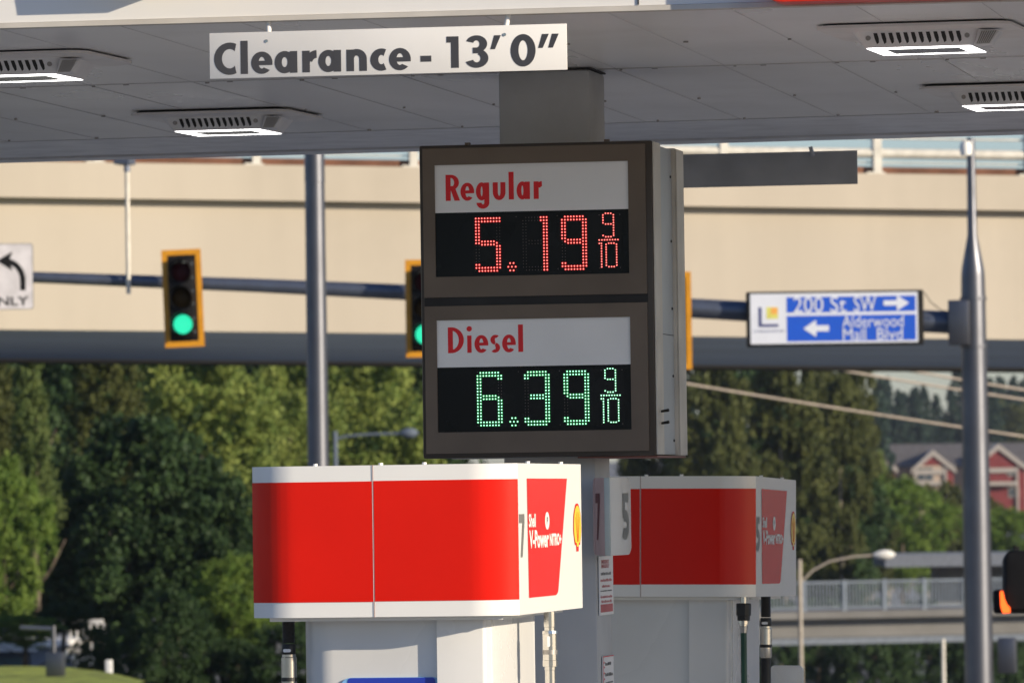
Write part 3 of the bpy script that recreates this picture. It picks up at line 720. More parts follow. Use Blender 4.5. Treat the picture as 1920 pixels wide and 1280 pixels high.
            mb.tube([(hx_, hy_, z_-.024), (hx_, hy_, z_-.028), (hx_, hy_, z_-.070), (hx_, hy_, z_-.072), (hx_, hy_, z_-.090)], [.026, .029, .028, .0245, .0235], 10)
            h_ = mb.build('hose', ['rubber', 'chrome'], r_, smooth=True, ang=30)
            mb = MB(); mb.tube([(hx_, hy_, z_-a) for a in (.090, .104, .105, .110, .111, .136)], [.019, .019, .0145, .0145, .0165, .013], 10); mb.build('coupling', 'chrome', h_, smooth=True, ang=30)
            mb = MB(); mb.tube([(hx_, hy_, z_-.135), (hx_+.004, hy_, z_-.6), (hx_+.02, hy_, .95), (hx_+.08, hy_, .8)], .0118, 12); mb.build('hose_lower', 'greenh', h_, smooth=True)
    return r_
def s_at(D): return FP/D
Y7 = 18.98
c7 = PY(968, 868, Y7); b7 = PY(976, 1152.5, Y7); TZ = c7.z
SZ = c7.z-b7.z
XC7 = (c7.x+b7.x)/2
SX = XC7-PY(474.5, 1000, Y7).x
d_ = ray(1089.5, 930); SY = d_.y*(XC7/d_.x)-Y7; print('SX SY SZ', SX, SY, SZ)
YC = .205*(1-math.cos(R(44)))
fz = PY(1087.6, 868.9, Y7)
dsp7 = make_dispenser('7', 'nearest fuel dispenser with sunlit red and white topper numbered 7', [('black', PY(541, 1200, Y7+.12).x-XC7, .18), ('chrome', PY(1031, 1200, Y7+.54).x-XC7, .54+YC)])
dsp7.location = (XC7, Y7-YC, 0)
# second dispenser, on the further island, in the canopy's shade
k5 = 226.0/284.5
D7 = (Vector((XC7, Y7, TZ))-CAM).dot(fw)
D5 = D7/k5
c5 = PD(1414.5, 891.7, D5); TZ5 = c5.z
TZ_save = TZ; TZ = TZ5
dsp5 = make_dispenser('5', 'shaded fuel dispenser with dark red topper numbered 5 behind the column', [('green', -.045, .045), ('black', -.012, .42)])
dsp5.location = (c5.x+.005, c5.y-YC, 0)
TZ = TZ_save
dsp5.rotation_euler = (-.013, .012, 0)
dsp5.location.x -= .012*TZ5; dsp5.location.y -= .013*TZ5
mb = MB(); pb = PD(1430, 1243, D5+.55); mb.prism(rrect(0, -.5, .13, 0, .02), (pb.x, pb.y, pb.z), X, Z, Y*.02)
nb = mb.build('nozzle_guard', 'body', dsp5, bevel=.003)
nb.location = -Vector(dsp5.location)
for nm_, c_, l_ in (('pump_island', (XC7-.4, Y7+.6), 0), ('pump_island', (c5.x-.4, c5.y+.6), 0)):
    mb = MB(); mb.prism(rrect(c_[0]-.6, c_[1]-1.2, c_[0]+.6, c_[1]+1.2, .5), (0, 0, 0), X, Y, Z*.12); tag(mb.build(nm_, 'slab', bevel=.015), kind='structure')

# ================================================================== NUMBER FLAG and notices on the column
ap = PY(1140, 968, 20.98); flag = empty('pump_number_flag', (ap.x, 20.98, PY(1140, 1041, 20.98).z), 'V shaped white pump number flag showing 7 and 5 fixed to the column', 'sign')
zt_, zb2 = PY(1140, 895, 20.98).z, PY(1140, 1041, 20.98).z; hh = zt_-zb2
mb = MB().box((ap.x-.011, 20.972, zb2), (ap.x+.008, 20.99, zt_)); mb.build('spine', mat('flag spine', (.50, .56, .54), .35), flag, bevel=.003)
def blade(x_end, y_end, bulge, name, m, num, nm_):
    A = Vector((ap.x+(.008 if x_end > ap.x else -.011), 20.985, 0)); B = Vector((x_end, y_end, 0)); n = 12
    d = B-A; nn = Vector((d.y, -d.x, 0)).normalized()
    if nn.y > 0: nn = -nn
    pts = [A+d*(i/n)+nn*bulge*math.sin(PI*i/n*.9) for i in range(n+1)]
    mb = MB()
    for i in range(n):
        t0, t1 = i/n, (i+1)/n
        # outer edge slightly rounded top and bottom
        e = lambda t: .045*max(0, (t-.72)/.28)**2.2*hh*2
        a, b = pts[i], pts[i+1]; back = -nn*.004
        vs = [a+Z*(zb2+e(t0)), b+Z*(zb2+e(t1)), b+Z*(zt_-e(t1)), a+Z*(zt_-e(t0))]
        mb.poly(vs+[v+back for v in vs], [(0,1,2,3),(7,6,5,4),(0,4,5,1),(2,6,7,3),(1,5,6,2),(3,7,4,0)])
    bl_ = mb.build(name, m, flag, smooth=True, ang=40)
    mb = MB(); g = glyph(num, 0, 1, 0, 1, .30)
    for Pp in g:
        vs = []; mb.k += 1
        for x, y in Pp:
            t = (.42+.36*x) if num == '5' else (1-(.35+.38*x))*1.0+.0
            if num == '7': t = .64-.34*x
            f = t*n; i = min(n-1, int(f)); p = pts[i].lerp(pts[i+1], f-i)
            vs.append(p+nn*(.0012+.0001*mb.k)+Z*(zb2+hh*(.20+.60*y)))
        mb.face(vs)
    mb.build(nm_, 'num' if num == '5' else mat('dark red numeral', (.16, .012, .012), .4), bl_)  # the 7 is a grey numeral with red reflected light in its colour
e7 = PY(1113, 968, 21.26); e5 = PY(1181, 968, 21.36)
blade(e5.x, 21.36, .012, 'right_blade', 'topw', '5', 'numeral')
blade(e7.x, 21.26, .006, 'left_blade', mat('pink flag vinyl', (.66, .44, .43), .4), '7', 'numeral')  # white blade; the red topper's reflection is put into its pink colour
xs_c = CX1+.003
ntc = empty('notice_sign', (xs_c, CY0+.15, 2.3), 'narrow white notice with red heading and red block below the number flag', 'sign')
def on_col(px, py): return PY(px, py, CY0)          # heights only
zt1, zb1 = PY(1130, 1042, CY0+.14).z, PY(1130, 1152, CY0+.14).z
mb = MB().box((xs_c, CY0+.012, zb1), (xs_c+.003, CY0+.30, zt1)); mb.build('panel', 'signw', ntc)
mb = MB(); O = Vector((xs_c+.003, CY0+.02, zb1)); UU, VV = Y*.27, Z*(zt1-zb1)
addtext(mb, text_polys('EMERGENCY', .12, .875, .72, .94, .03), O, UU, VV, X); addtext(mb, text_polys('EMERGENCY', .12, .80, .72, .865, .03), O, UU, VV, X)
rn = random.Random(3)
def scrib(mb, v, h, u0__, u1__, mi):
    u = u0__
    while u < u1__:
        w_ = rn.uniform(.03, .08); hh_ = h*rn.uniform(.6, 1)
        mb.flat(q(u, v, min(u+w_, u1__), v+hh_), O, UU, VV, X, mi=mi); u += w_+rn.uniform(.015, .03)
scrib(mb, .68, .05, .08, .85, 1); scrib(mb, .57, .05, .05, .9, 0); scrib(mb, .47, .045, .15, .8, 0); scrib(mb, .40, .028, .03, .92, 1); scrib(mb, .29, .05, .05, .92, 0); scrib(mb, .21, .045, .1, .88, 0)
mb.flat(q(.03, .05, .97, .185), O, UU, VV, X, mi=0); mb.noflip = True
mb.build('notice_lettering', [mat('faded red print', (.55, .12, .12), .5), 'letd'], ntc)
zt1, zb1 = PY(1130, 1229, CY0+.14).z, PY(1130, 1340, CY0+.14).z
nt2 = empty('notice_sign', (xs_c, CY0+.15, zb1), 'lower white notice edged in red on the column side, cut by the bottom edge', 'sign')
mb = MB().box((xs_c, CY0+.06, zb1), (xs_c+.003, CY0+.285, zt1)); mb.build('panel', 'signw', nt2)
mb = MB(); O = Vector((xs_c+.003, CY0+.06, zb1)); UU, VV = Y*.225, Z*(zt1-zb1)
mb.flat(q(.0, .985, 1, 1.0)+q(0, 0, .03, .985), O, UU, VV, X, mi=0)
scrib(mb, .84, .06, .2, .75, 1); scrib(mb, .66, .06, .2, .9, 1); scrib(mb, .54, .03, .22, .9, 1); scrib(mb, .3, .06, .2, .9, 1)
for v in (.88, .8, .7, .6): mb.flat(q(.08, v, .15, v+.03), O, UU, VV, X, mi=0)
mb.noflip = True; mb.build('notice_lettering', ['letr', 'letd'], nt2)

# ================================================================== OVERPASS
DB = 109.0
bd0 = PD(960, 627, DB)                           # near bottom edge of the girder
ang = PSI+R(9.3); bdir = Vector((math.cos(ang), math.sin(ang), -.0195)); bn = Vector((math.sin(ang), -math.cos(ang), 0))   # bn faces the camera
sB = FP/DB
def BP(t, out, z): return bd0 + bdir*t + bn*out + Z*z
def bbox(mb, t0, t1, o0, o1, z0, z1, mi=0):
    vs = [BP(t, o_, z) for z in (z0, z1) for t, o_ in ((t0, o0), (t1, o0), (t1, o1), (t0, o1))]
    mb.poly(vs, [(0,3,2,1),(4,5,6,7),(0,1,5,4),(1,2,6,5),(2,3,7,6),(3,0,4,7)], mi)
bridge = empty('overpass', (bd0.x, bd0.y, 0), 'long beige concrete road overpass crossing behind the station', 'bridge')
zl = (627-392)/sB+.02; zp = (627-319)/sB+.02; T0, T1 = -60, 60
mb = MB(); bbox(mb, T0, T1, -.3, 0, .0, zl+.05); bbox(mb, T0, T1, -22.3, -22.0, .0, zl+.05); mb.build('girder', 'conc', bridge)
mb = MB(); bbox(mb, T0, T1, -21.98, -.32, .05, .45); mb.build('underside', 'concs', bridge)
mb = MB(); bbox(mb, T0, T1, -22.0, -.02, zl+.055, zl+.25); mb.build('deck', 'concd', bridge)
mb = MB(); bbox(mb, T0, T1, -.30, .24, zl+.06, zp); mb.build('parapet', 'conc', bridge)
mb = MB(); bbox(mb, T0, T1, -22.3, -22.0, zl+.06, zp); mb.build('parapet', 'conc', bridge)
mb = MB(); bbox(mb, T0, T1, -22.9, -22.35, -.03, .6); mb.build('far_beam', mat('dark steel beam', (.05, .045, .04), .7), bridge)
mb = MB(); bbox(mb, T0, T1, -.12, -.02, zp+.01, zp+.13); mb.build('rust_beam', 'rust', bridge)
for px in range(-620, 2600, 290):
    t = (px-40-960)/sB*1.02
    if px in (830, 1120): pass
    mb = MB(); bbox(mb, t-.16, t-.02, -.10, .12, zp-.02, zp+.95); bbox(mb, t-.30, t+.02, -.02, .20, zp-.03, zp+.03)
    p_ = mb.build('rail_post', 'rail', bridge)
mb = MB(); mb.tube([BP(T0, .02, zp+.36), BP(T1, .02, zp+.36)], .085, 12); mb.build('guard_rail', 'rail', bridge, smooth=True)
mb = MB(); mb.tube([BP(T0, .02, zp+.62), BP(T1, .02, zp+.62)], .02, 8); mb.build('guard_rail', 'rail', bridge, smooth=True)
mb = MB(); mb.tube([BP(T0, -.0, zp+.20), BP(T1, -.0, zp+.20)], .012, 8); mb.build('guard_rail', 'rail', bridge, smooth=True)
for t in (-58, -38, 30, 52):
    if abs(t) > 25:
        mb = MB(); bbox(mb, t, t+1.6, -20, -2, -5.3-t*-.0195*0, .05); mb.build('pier', 'concd', bridge)

# ================================================================== MAST ARM SIGNALS
DS = 87.0; sS = FP/DS
pole = empty('signal_pole', PD(1826, 1290, DS)*1.0, 'tall grey steel traffic signal pole with long mast arm at right', 'signal pole')
pole.location.z = -3
pc = PD(1826, 640, DS)
def pp(z): return Vector((pc.x, pc.y, z))
def zof(py, px=1826, D=DS): return PD(px, py, D).z
mb = MB(); mb.tube([pp(-4.5), pp(zof(1000)), pp(zof(560)), pp(zof(520)), pp(zof(505)), pp(zof(440)), pp(zof(258))], [.205, .19, .168, .163, .155, .066, .055], 28); mb.build('shaft', 'galv', pole, smooth=True, ang=50)
arm = [(1810, 606, 21), (1733, 602, 21), (1300, 578, 18.5), (785, 549, 15), (480, 535, 13), (70, 520, 10.5), (-80, 515, 10)]
mb = MB(); mb.tube([PD(a, b, DS) for a, b, c in arm], [c/sS for a, b, c in arm], 20); mb.build('mast_arm', 'galvd', pole, smooth=True)
c1 = PD(1813, 605, DS-.25); mb = MB().box((c1.x-.25, c1.y-.06, c1.z-.30), (c1.x+.03, c1.y+.22, c1.z+.31)); mb.build('terminal_box', 'galv', pole, bevel=.015)
mb = MB().tube([pp(zof(562)), pp(zof(557))], .185, 20); mb.tube([pp(zof(652)), pp(zof(647))], .188, 20); mb.build('strap', 'galv', pole)
c2 = PD(1811, 280, DS-.2); mb = MB(); mb.tube([c2-Z*.08, c2+Z*.05, c2+Z*.11], [.075, .085, .05], 14); mb.tube([c2+Z*.06, c2+Z*.10+X*.09], .03, 8); mb.build('dome_camera', 'white', pole, smooth=True)
c3 = PD(1887, 1228, DS); mb = MB().box((c3.x-.11, c3.y-.1, c3.z-.24), (c3.x+.13, c3.y+.15, c3.z+.24)); mb.build('control_box', 'galv', pole, bevel=.02)
# video camera riser on the arm
r1 = PD(241, 548, DS-.2); riser = empty('camera_riser', r1, 'thin pale upright pole carrying a small camera on the mast arm', 'camera pole')
zt3 = PD(238, 322, DS-.2).z
mb = MB().tube([r1-Z*.02, Vector((r1.x, r1.y, zt3))], .031, 12); mb.build('pole', mat('pale riser tube', (.60, .57, .50), .45, metal=.2), riser, smooth=True)
mb = MB().tube([Vector((r1.x, r1.y, zt3)), Vector((r1.x, r1.y, zt3+.12))], .045, 10); mb.box((r1.x-.14, r1.y-.2, zt3+.10), (r1.x+.07, r1.y+.2, zt3+.20)); mb.build('camera_head', 'galvd', riser)
# signals
def make_signal():
    r_ = empty('traffic_signal', (0, 0, 0), 'x', 'traffic light', 'traffic signals hanging on the mast arm')
    mb = MB(); hw, hh_ = .268, .66
    mb.prism(rrect(-hw, -hh_, hw, hh_, .02, 3), (0, .0, 0), X, Z, Y*.006); bp_ = mb.build('backplate', 'sigb', r_)
    mb = MB(); b_ = .075
    for A in ((-hw, hh_-b_, hw, hh_), (-hw, -hh_, hw, -hh_+b_), (-hw, -hh_+b_, -hw+b_, hh_-b_), (hw-b_, -hh_+b_, hw, hh_-b_)):
        mb.box((A[0], -.003, A[1]), (A[2], -.0005, A[3]))
    mb.build('reflective_border', 'sigy', bp_)
    mb = MB().box((-.17, -.10, -.53), (.17, -.004, .53)); mb.build('housing', 'sigb', r_, bevel=.02)
    for nm_, z_, m in (('red_lens', .355, 'sigr'), ('amber_lens', 0, 'siga'), ('green_lens', -.355, 'sigg')):
        mb = MB(); pts = []; 
        n = 24; rings = [(.130, -.115), (.11, -.135), (.06, -.148), (.0, -.152)]
        vs = [(rr*math.cos(2*PI*i/n), y_, z_+rr*math.sin(2*PI*i/n)) for rr, y_ in rings[:-1] for i in range(n)]+[(0, -.152, z_)]
        fs = [(k*n+i, k*n+(i+1) % n, (k+1)*n+(i+1) % n, (k+1)*n+i) for k in range(2) for i in range(n)]+[(2*n+i, 2*n+(i+1) % n, 3*n) for i in range(n)]
        mb.poly(vs, fs); ln = mb.build(nm_, m, r_, smooth=True, ang=80)
        mb = MB(); n = 26                      # tunnel visor, open at the bottom
        A = [R(-58+296*i/n) for i in range(n+1)]
        for i in range(n):
            a, b = A[i], A[i+1]; ln_ = lambda t: .10+.16*max(0, math.sin(t)*.5+.5)
            for rr in (.160, .153):
                mb.face([(rr*math.cos(a), -.10, z_+rr*math.sin(a)), (rr*math.cos(b), -.10, z_+rr*math.sin(b)), (rr*math.cos(b), -.10-ln_(b), z_+rr*math.sin(b)), (rr*math.cos(a), -.10-ln_(a), z_+rr*math.sin(a))])
        mb.build('visor', 'sigb', ln)
    mb = MB().box((-.04, .01, -.08), (.04, .20, .08)); mb.build('bracket', 'galvd', r_)
    for z_ in (.46, .27, .09, -.08, -.28, -.46): MB().tube([(.155, -.105, z_), (.155, -.125, z_)], .014, 8).build('latch', 'chrome', r_)
    for x_ in (-.08, .05): MB().box((x_-.035, -.108, .475), (x_+.035, -.102, .49)).build('hinge', 'chrome', r_)
    return r_
s0 = make_signal()
for i, (px, py, rz, ry, lab) in enumerate(((343, 559, R(-4), -.030, 'yellow bordered traffic signal showing green, in full view left of the tall street light pole'),
        (797.5, 578, R(-4), -.0, 'yellow bordered green traffic signal half hidden behind the left edge of the price sign'),
        (1259.5, 601, R(-4), -.0, 'traffic signal with only its right yellow border showing beyond the price sign'))):
    o = s0 if i == 0 else copytree(s0); o.location = PD(px, py, DS-.45); o.rotation_euler = (0, ry+.0, PSI+rz); o['label'] = lab
# turn sign
def board(name, pxl, pyt, pxr, pyb, D, label, cat, th=.02):
    c = PD((pxl+pxr)/2, (pyt+pyb)/2, D); w_, h_ = (pxr-pxl)*D/FP, (pyb-pyt)*D/FP
    r_ = empty(name, c, label, cat); U = Vector((math.cos(PSI), math.sin(PSI), 0)); N = Vector((math.sin(PSI), -math.cos(PSI), 0))
    return r_, c, w_, h_, U, N
ts, c, w_, h_, U, N = board('turn_lane_sign', -41, 457, 62, 580, DS-.35, 'white left turn ONLY sign cut off by the left edge of the picture', 'sign')
mb = MB(); mb.prism(rrect(-w_/2, -h_/2, w_/2, h_/2, .04), c, U, Z, -N*.02); mb.build('panel', 'galvd', ts)
mb = MB(); mb.prism(rrect(-w_/2+.008, -h_/2+.008, w_/2-.008, h_/2-.008, .035), c+N*.001, U, Z, N*.002); mb.build('face', mat('white reflective sheeting', (.66, .64, .66), .5), ts)
mb = MB(); mb.flat(arc(-.02, -.05, .29, .30, .215, .225, 0, 88, n=14)+q(.195, -.19, .27, -.05)+[[(.10, .34), (-.12, .215), (.10, .075), (.05, .215)]], c+N*.0035, U, Z, N); mb.build('arrow', 'sigb', ts); mb = MB()
addtext(mb, text_polys('ONLY', -.30, -.395, .31, -.27, .02), c+N*.004, U, Z, N); mb.build('lettering', 'sigb', ts)
# street name sign
sn, c, w_, h_, U, N = board('street_name_sign', 1400, 545, 1732, 648, DS-.35, 'illuminated blue and white street name sign in a black frame beside the signal pole', 'sign')
mb = MB(); mb.prism(rrect(-w_/2, -h_/2, w_/2, h_/2, .02), c, U, Z, -N*.2); mb.build('frame', 'sigb', sn, bevel=.01)
ku = w_/332; kv = h_/103
def su(px): return (px-1566)*ku
def sv(py): return (596.5-py)*kv
mb = MB(); mb.prism(rrect(su(1407), sv(643), su(1721), sv(549), .01), c+N*.001, U, Z, N*.004); pn = mb.build('panel', 'swhite', sn)
mb = MB(); mb.flat(q(su(1475), sv(585), su(1717), sv(556))+q(su(1475), sv(639), su(1717), sv(591)), c+N*.006, U, Z, N); mb.build('blue_field', 'sblue', pn)
mb = MB()
addtext(mb, text_polys('200', su(1488), sv(585), su(1544), sv(555.5), 0)+text_polys('St', su(1557), sv(585), su(1587), sv(555.5), 0)+text_polys('SW', su(1601), sv(585), su(1643), sv(555.5), 0)+
    text_polys('Alderwood', su(1579), sv(614), su(1694), sv(592), 0)+text_polys('Mall', su(1580), sv(638), su(1623), sv(616), 0)+text_polys('Blvd', su(1644), sv(638), su(1692), sv(616), 0), c+N*.012, U, Z, N)
ar = [(1657, 564.5), (1682, 564.5), (1682, 555), (1705, 569.5), (1682, 584), (1682, 574), (1657, 574)]
al = [(1554, 609.5), (1530, 609.5), (1530, 599), (1506, 615), (1530, 631), (1530, 620.5), (1554, 620.5)]
mb.flat([[(su(a), sv(b)) for a, b in ar], [(su(a), sv(b)) for a, b in al]], c+N*.012, U, Z, N); mb.build('lettering', 'swhite', pn)
mb = MB(); mb.flat(q(su(1422), sv(611), su(1428), sv(574))+q(su(1428), sv(611), su(1459), sv(606)), c+N*.006, U, Z, N)
addtext(mb, text_polys('LYNNWOOD', su(1412), sv(621), su(1470), sv(617), .01), c+N*.007, U, Z, N); e_ = mb.build('city_emblem', 'navy', pn)
mb = MB(); mb.flat(q(su(1437), sv(596), su(1459), sv(574)), c+N*.006, U, Z, N); mb.build('emblem_square', 'lyel', e_)
mb = MB(); mb.flat(q(su(1446), sv(587), su(1458), sv(575)), c+N*.008, U, Z, N); mb.build('emblem_square', 'lora', e_)
mb = MB(); mb.tube([PD(1733, 548, DS-.3), PD(1745, 566, DS-.3), PD(1765, 582, DS-.3), PD(1780, 584, DS-.3)], .008, 6); mb.build('feed_wire', 'rubber', sn)

# tall street light pole in front of the overpass
DL = 75.0; pl = PD(594, 640, DL); lp = empty('street_light_pole', (pl.x, pl.y, 0), 'tall round grey steel pole rising behind the left dispenser topper', 'street light')
zj = PD(589, 342, DL).z
mb = MB().tube([(pl.x, pl.y, 0), (pl.x, pl.y, zj)], [.135, .116], 28); mb.build('shaft', 'galv', lp, smooth=True)
mb = MB().tube([(pl.x, pl.y, zj+.003), (pl.x, pl.y, 9.5)], [.120, .105], 28); mb.build('upper_shaft', 'galv', lp, smooth=True)
mb = MB().tube([(pl.x, pl.y, 9.3), (pl.x+1.2, pl.y, 9.8), (pl.x+2.2, pl.y, 9.9)], .05, 10); mb.box((pl.x+2.1, pl.y-.15, 9.83), (pl.x+2.8, pl.y+.15, 9.98)); mb.build('lamp_arm', 'galv', lp)

# pedestrian signal at the right edge
DPd = 42.0; kp = DPd/FP
pr = PD(1936, 1280, DPd); ped = empty('pedestrian_signal', (pr.x, pr.y, 0), 'black pedestrian signal housings with a glowing orange symbol at the right edge', 'pedestrian signal')
mb = MB().tube([(pr.x+.02, pr.y+.15, 0), (pr.x+.02, pr.y+.15, 3.2)], .055, 16); mb.build('post', 'galv', ped, smooth=True)
a_ = PD(1884, 1146, DPd); b_ = PD(2010, 1030, DPd); 
mb = MB(); mb.prism(rrect(0, 0, b_.x-a_.x, b_.z-a_.z, .055, 6), (a_.x, a_.y, a_.z), X, Z, Y*.10); mb.build('housing', 'sigb', ped, bevel=.02, segs=3)
a2 = PD(1880, 1150, DPd+.2)
mb = MB(); mb.prism(rrect(0, 0, .38, (b_.z-a_.z)*1.02, .07, 6), (a2.x, a2.y, a2.z), X, Z, Y*.16); mb.build('housing', 'rubber', ped, bevel=.02)
a3 = PD(1862, 1150, DPd+.5); mb = MB().box((a3.x, a3.y, a3.z), (a3.x+.25, a3.y+.16, a3.z+.16)); mb.build('mounting_bracket', 'sigb', ped, bevel=.02)
hp = [(1875.5, 1108), (1881, 1107), (1884, 1122), (1888, 1132), (1894, 1139), (1894, 1148), (1880, 1149), (1876, 1135)]
ctr = PD(1885, 1128, DPd-.05)
U = Vector((math.cos(PSI), math.sin(PSI), 0)); N = Vector((math.sin(PSI), -math.cos(PSI), 0))
mb = MB(); mb.prism([((px-1885)*kp, (1128-py)*kp) for px, py in hp], ctr, U, Z, -N*.01); mb.build('lit_symbol', 'sigo', ped)
mb = MB().tube([PD(1903, 1031, DPd), PD(1903, 1022, DPd)], .012, 8); mb.tube([PD(1908, 1031, DPd), PD(1908, 1024, DPd)], .010, 8); mb.build('bolt', 'sigb', ped)

# ================================================================== LAMPS BEYOND
def lamp(name, px, pyt, D, path, head, rad, label, m='galv', hm_='white'):
    p = PD(px, pyt, D); gz = gh(p.x, p.y); r_ = empty(name, (p.x, p.y, gz), label, 'street light')
    mb = MB().tube([(p.x, p.y, gz), (p.x, p.y, p.z)], [rad*1.2, rad], 14); mb.build('pole', m, r_, smooth=True)
    mb = MB().tube([PD(a, b, D) for a, b in path], rad*.55, 10); mb.build('arm', m, r_, smooth=True)
    a, b = PD(*head[0], D), PD(*head[1], D); mid = (a+b)/2
    mb = MB().tube([a, a.lerp(b, .25), mid, a.lerp(b, .8), b], [.05, .11, .13, .11, .03], 12); mb.build('lamp_head', hm_, r_, smooth=True)
    return r_
lamp('street_lamp', 628, 808, 160, [(628, 823), (650, 817), (690, 814), (755, 812)], [(750, 812), (784, 811)], .06, 'slim blue grey street lamp with horizontal arm just above the left topper', m='garage', hm_='garage')
lamp('street_lamp', 1499, 1048, 165, [(1500, 1092), (1525, 1068), (1555, 1052), (1600, 1043), (1645, 1040)], [(1638, 1040), (1678, 1039)], .055, 'pale curved arm street lamp rising beside the number 5 dispenser', m=mat('weathered pale pole', (.38, .34, .29), .6))
p = PD(1768, 1197, 215); pst = empty('lamp_post', (p.x, p.y, gh(p.x, p.y)), 'thin pale post under the lower overpass left of the signal pole', 'post')
mb = MB().tube([(p.x, p.y, gh(p.x, p.y)), (p.x, p.y, p.z)], .07, 12); mb.build('shaft', 'rail', pst, smooth=True)

# ================================================================== LOWER OVERPASS
DO = 265.0; kO = DO/FP
U = Vector((math.cos(PSI), math.sin(PSI), 0)); N = Vector((math.sin(PSI), -math.cos(PSI), 0))
o0 = PD(1700, 1150, DO)
lo = empty('lower_overpass', (o0.x, o0.y, o0.z-6), 'lower grey concrete overpass with white picket railing at the lower right', 'bridge')
def LO(px, py, out=0): return o0 + U*((px-1700)*kO) + Z*((1150-py-(px-1700)*-.006)*kO) + N*out
def lbox(mb, x0_, x1_, y0_, y1_, o_0, o_1):
    vs = [LO(a, b, c) for b in (y1_, y0_) for a, c in ((x0_, o_0), (x1_, o_0), (x1_, o_1), (x0_, o_1))]
    mb.poly(vs, [(0,3,2,1),(4,5,6,7),(0,1,5,4),(1,2,6,5),(2,3,7,6),(3,0,4,7)])
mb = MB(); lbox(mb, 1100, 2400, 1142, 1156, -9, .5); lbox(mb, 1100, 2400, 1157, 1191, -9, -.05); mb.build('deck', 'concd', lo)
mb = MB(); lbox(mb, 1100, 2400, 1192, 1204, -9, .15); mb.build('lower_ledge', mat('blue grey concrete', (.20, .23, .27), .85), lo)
mb = MB(); lbox(mb, 1100, 2400, 1086, 1090, -.05, .05); lbox(mb, 1100, 2400, 1134, 1137, -.05, .05)
x_ = 1100
while x_ < 2100:
    lbox(mb, x_, x_+2.2, 1090, 1134, -.03, .03); x_ += 6.2
mb.build('railing_pickets', 'picket', lo)
for px in range(1209, 2100, 75):
    mb = MB(); lbox(mb, px-3.5, px+3.5, 1084, 1142, -.08, .08); mb.build('railing_post', 'picket', lo)
for px in (1900, 1300):
    mb = MB(); lbox(mb, px+60, px+110, 1204, 1500, -7, -1); mb.build('pier', 'concd', lo)
o0b = PD(1790, 1055, 300); kk = 300/FP
ub = empty('upper_ramp', (o0b.x, o0b.y, o0b.z-10), 'dark shaded ramp bridge girder behind the picket railing', 'bridge')
mb = MB(); a = o0b+U*(-115*kk)+Z*(19*kk); b = o0b+U*(700*kk)+Z*(19*kk)
def ubox(mb, x0_, x1_, y0_, y1_, d0, d1):
    vs = [o0b+U*(x*kk)+Z*(y*kk)-N*d for y in (y0_, y1_) for x, d in ((x0_, d0), (x1_, d0), (x1_, d1), (x0_, d1))]
    mb.poly(vs, [(0,3,2,1),(4,5,6,7),(0,1,5,4),(1,2,6,5),(2,3,7,6),(3,0,4,7)])
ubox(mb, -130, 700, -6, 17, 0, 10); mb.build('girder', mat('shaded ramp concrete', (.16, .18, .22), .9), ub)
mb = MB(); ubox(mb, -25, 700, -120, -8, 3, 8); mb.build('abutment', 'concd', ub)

# ================================================================== POWER LINES
def cable(a, b, D0, D1, rad, sag, label):
    p, q_ = PD(*a, D0), PD(*b, D1); mb = MB(); pts = [p.lerp(q_, i/24)-Z*sag*4*(i/24)*(1-i/24) for i in range(25)]
    mb.tube(pts, rad, 8); single(mb, 'overhead_cable', 'wire', label, 'cable', 'overhead cables under the overpass', smooth=True)
cable((900, 652), (2400, 884), 150, 150, .028, .12, 'lowest pale overhead cable sloping down to the right across the trees')
cable((1400, 662), (2300, 800), 160, 160, .030, .10, 'middle pale overhead cable passing just under the overpass at right')
cable((1560, 668), (2300, 782), 165, 165, .032, .10, 'topmost pale overhead cable close under the overpass at the right edge')

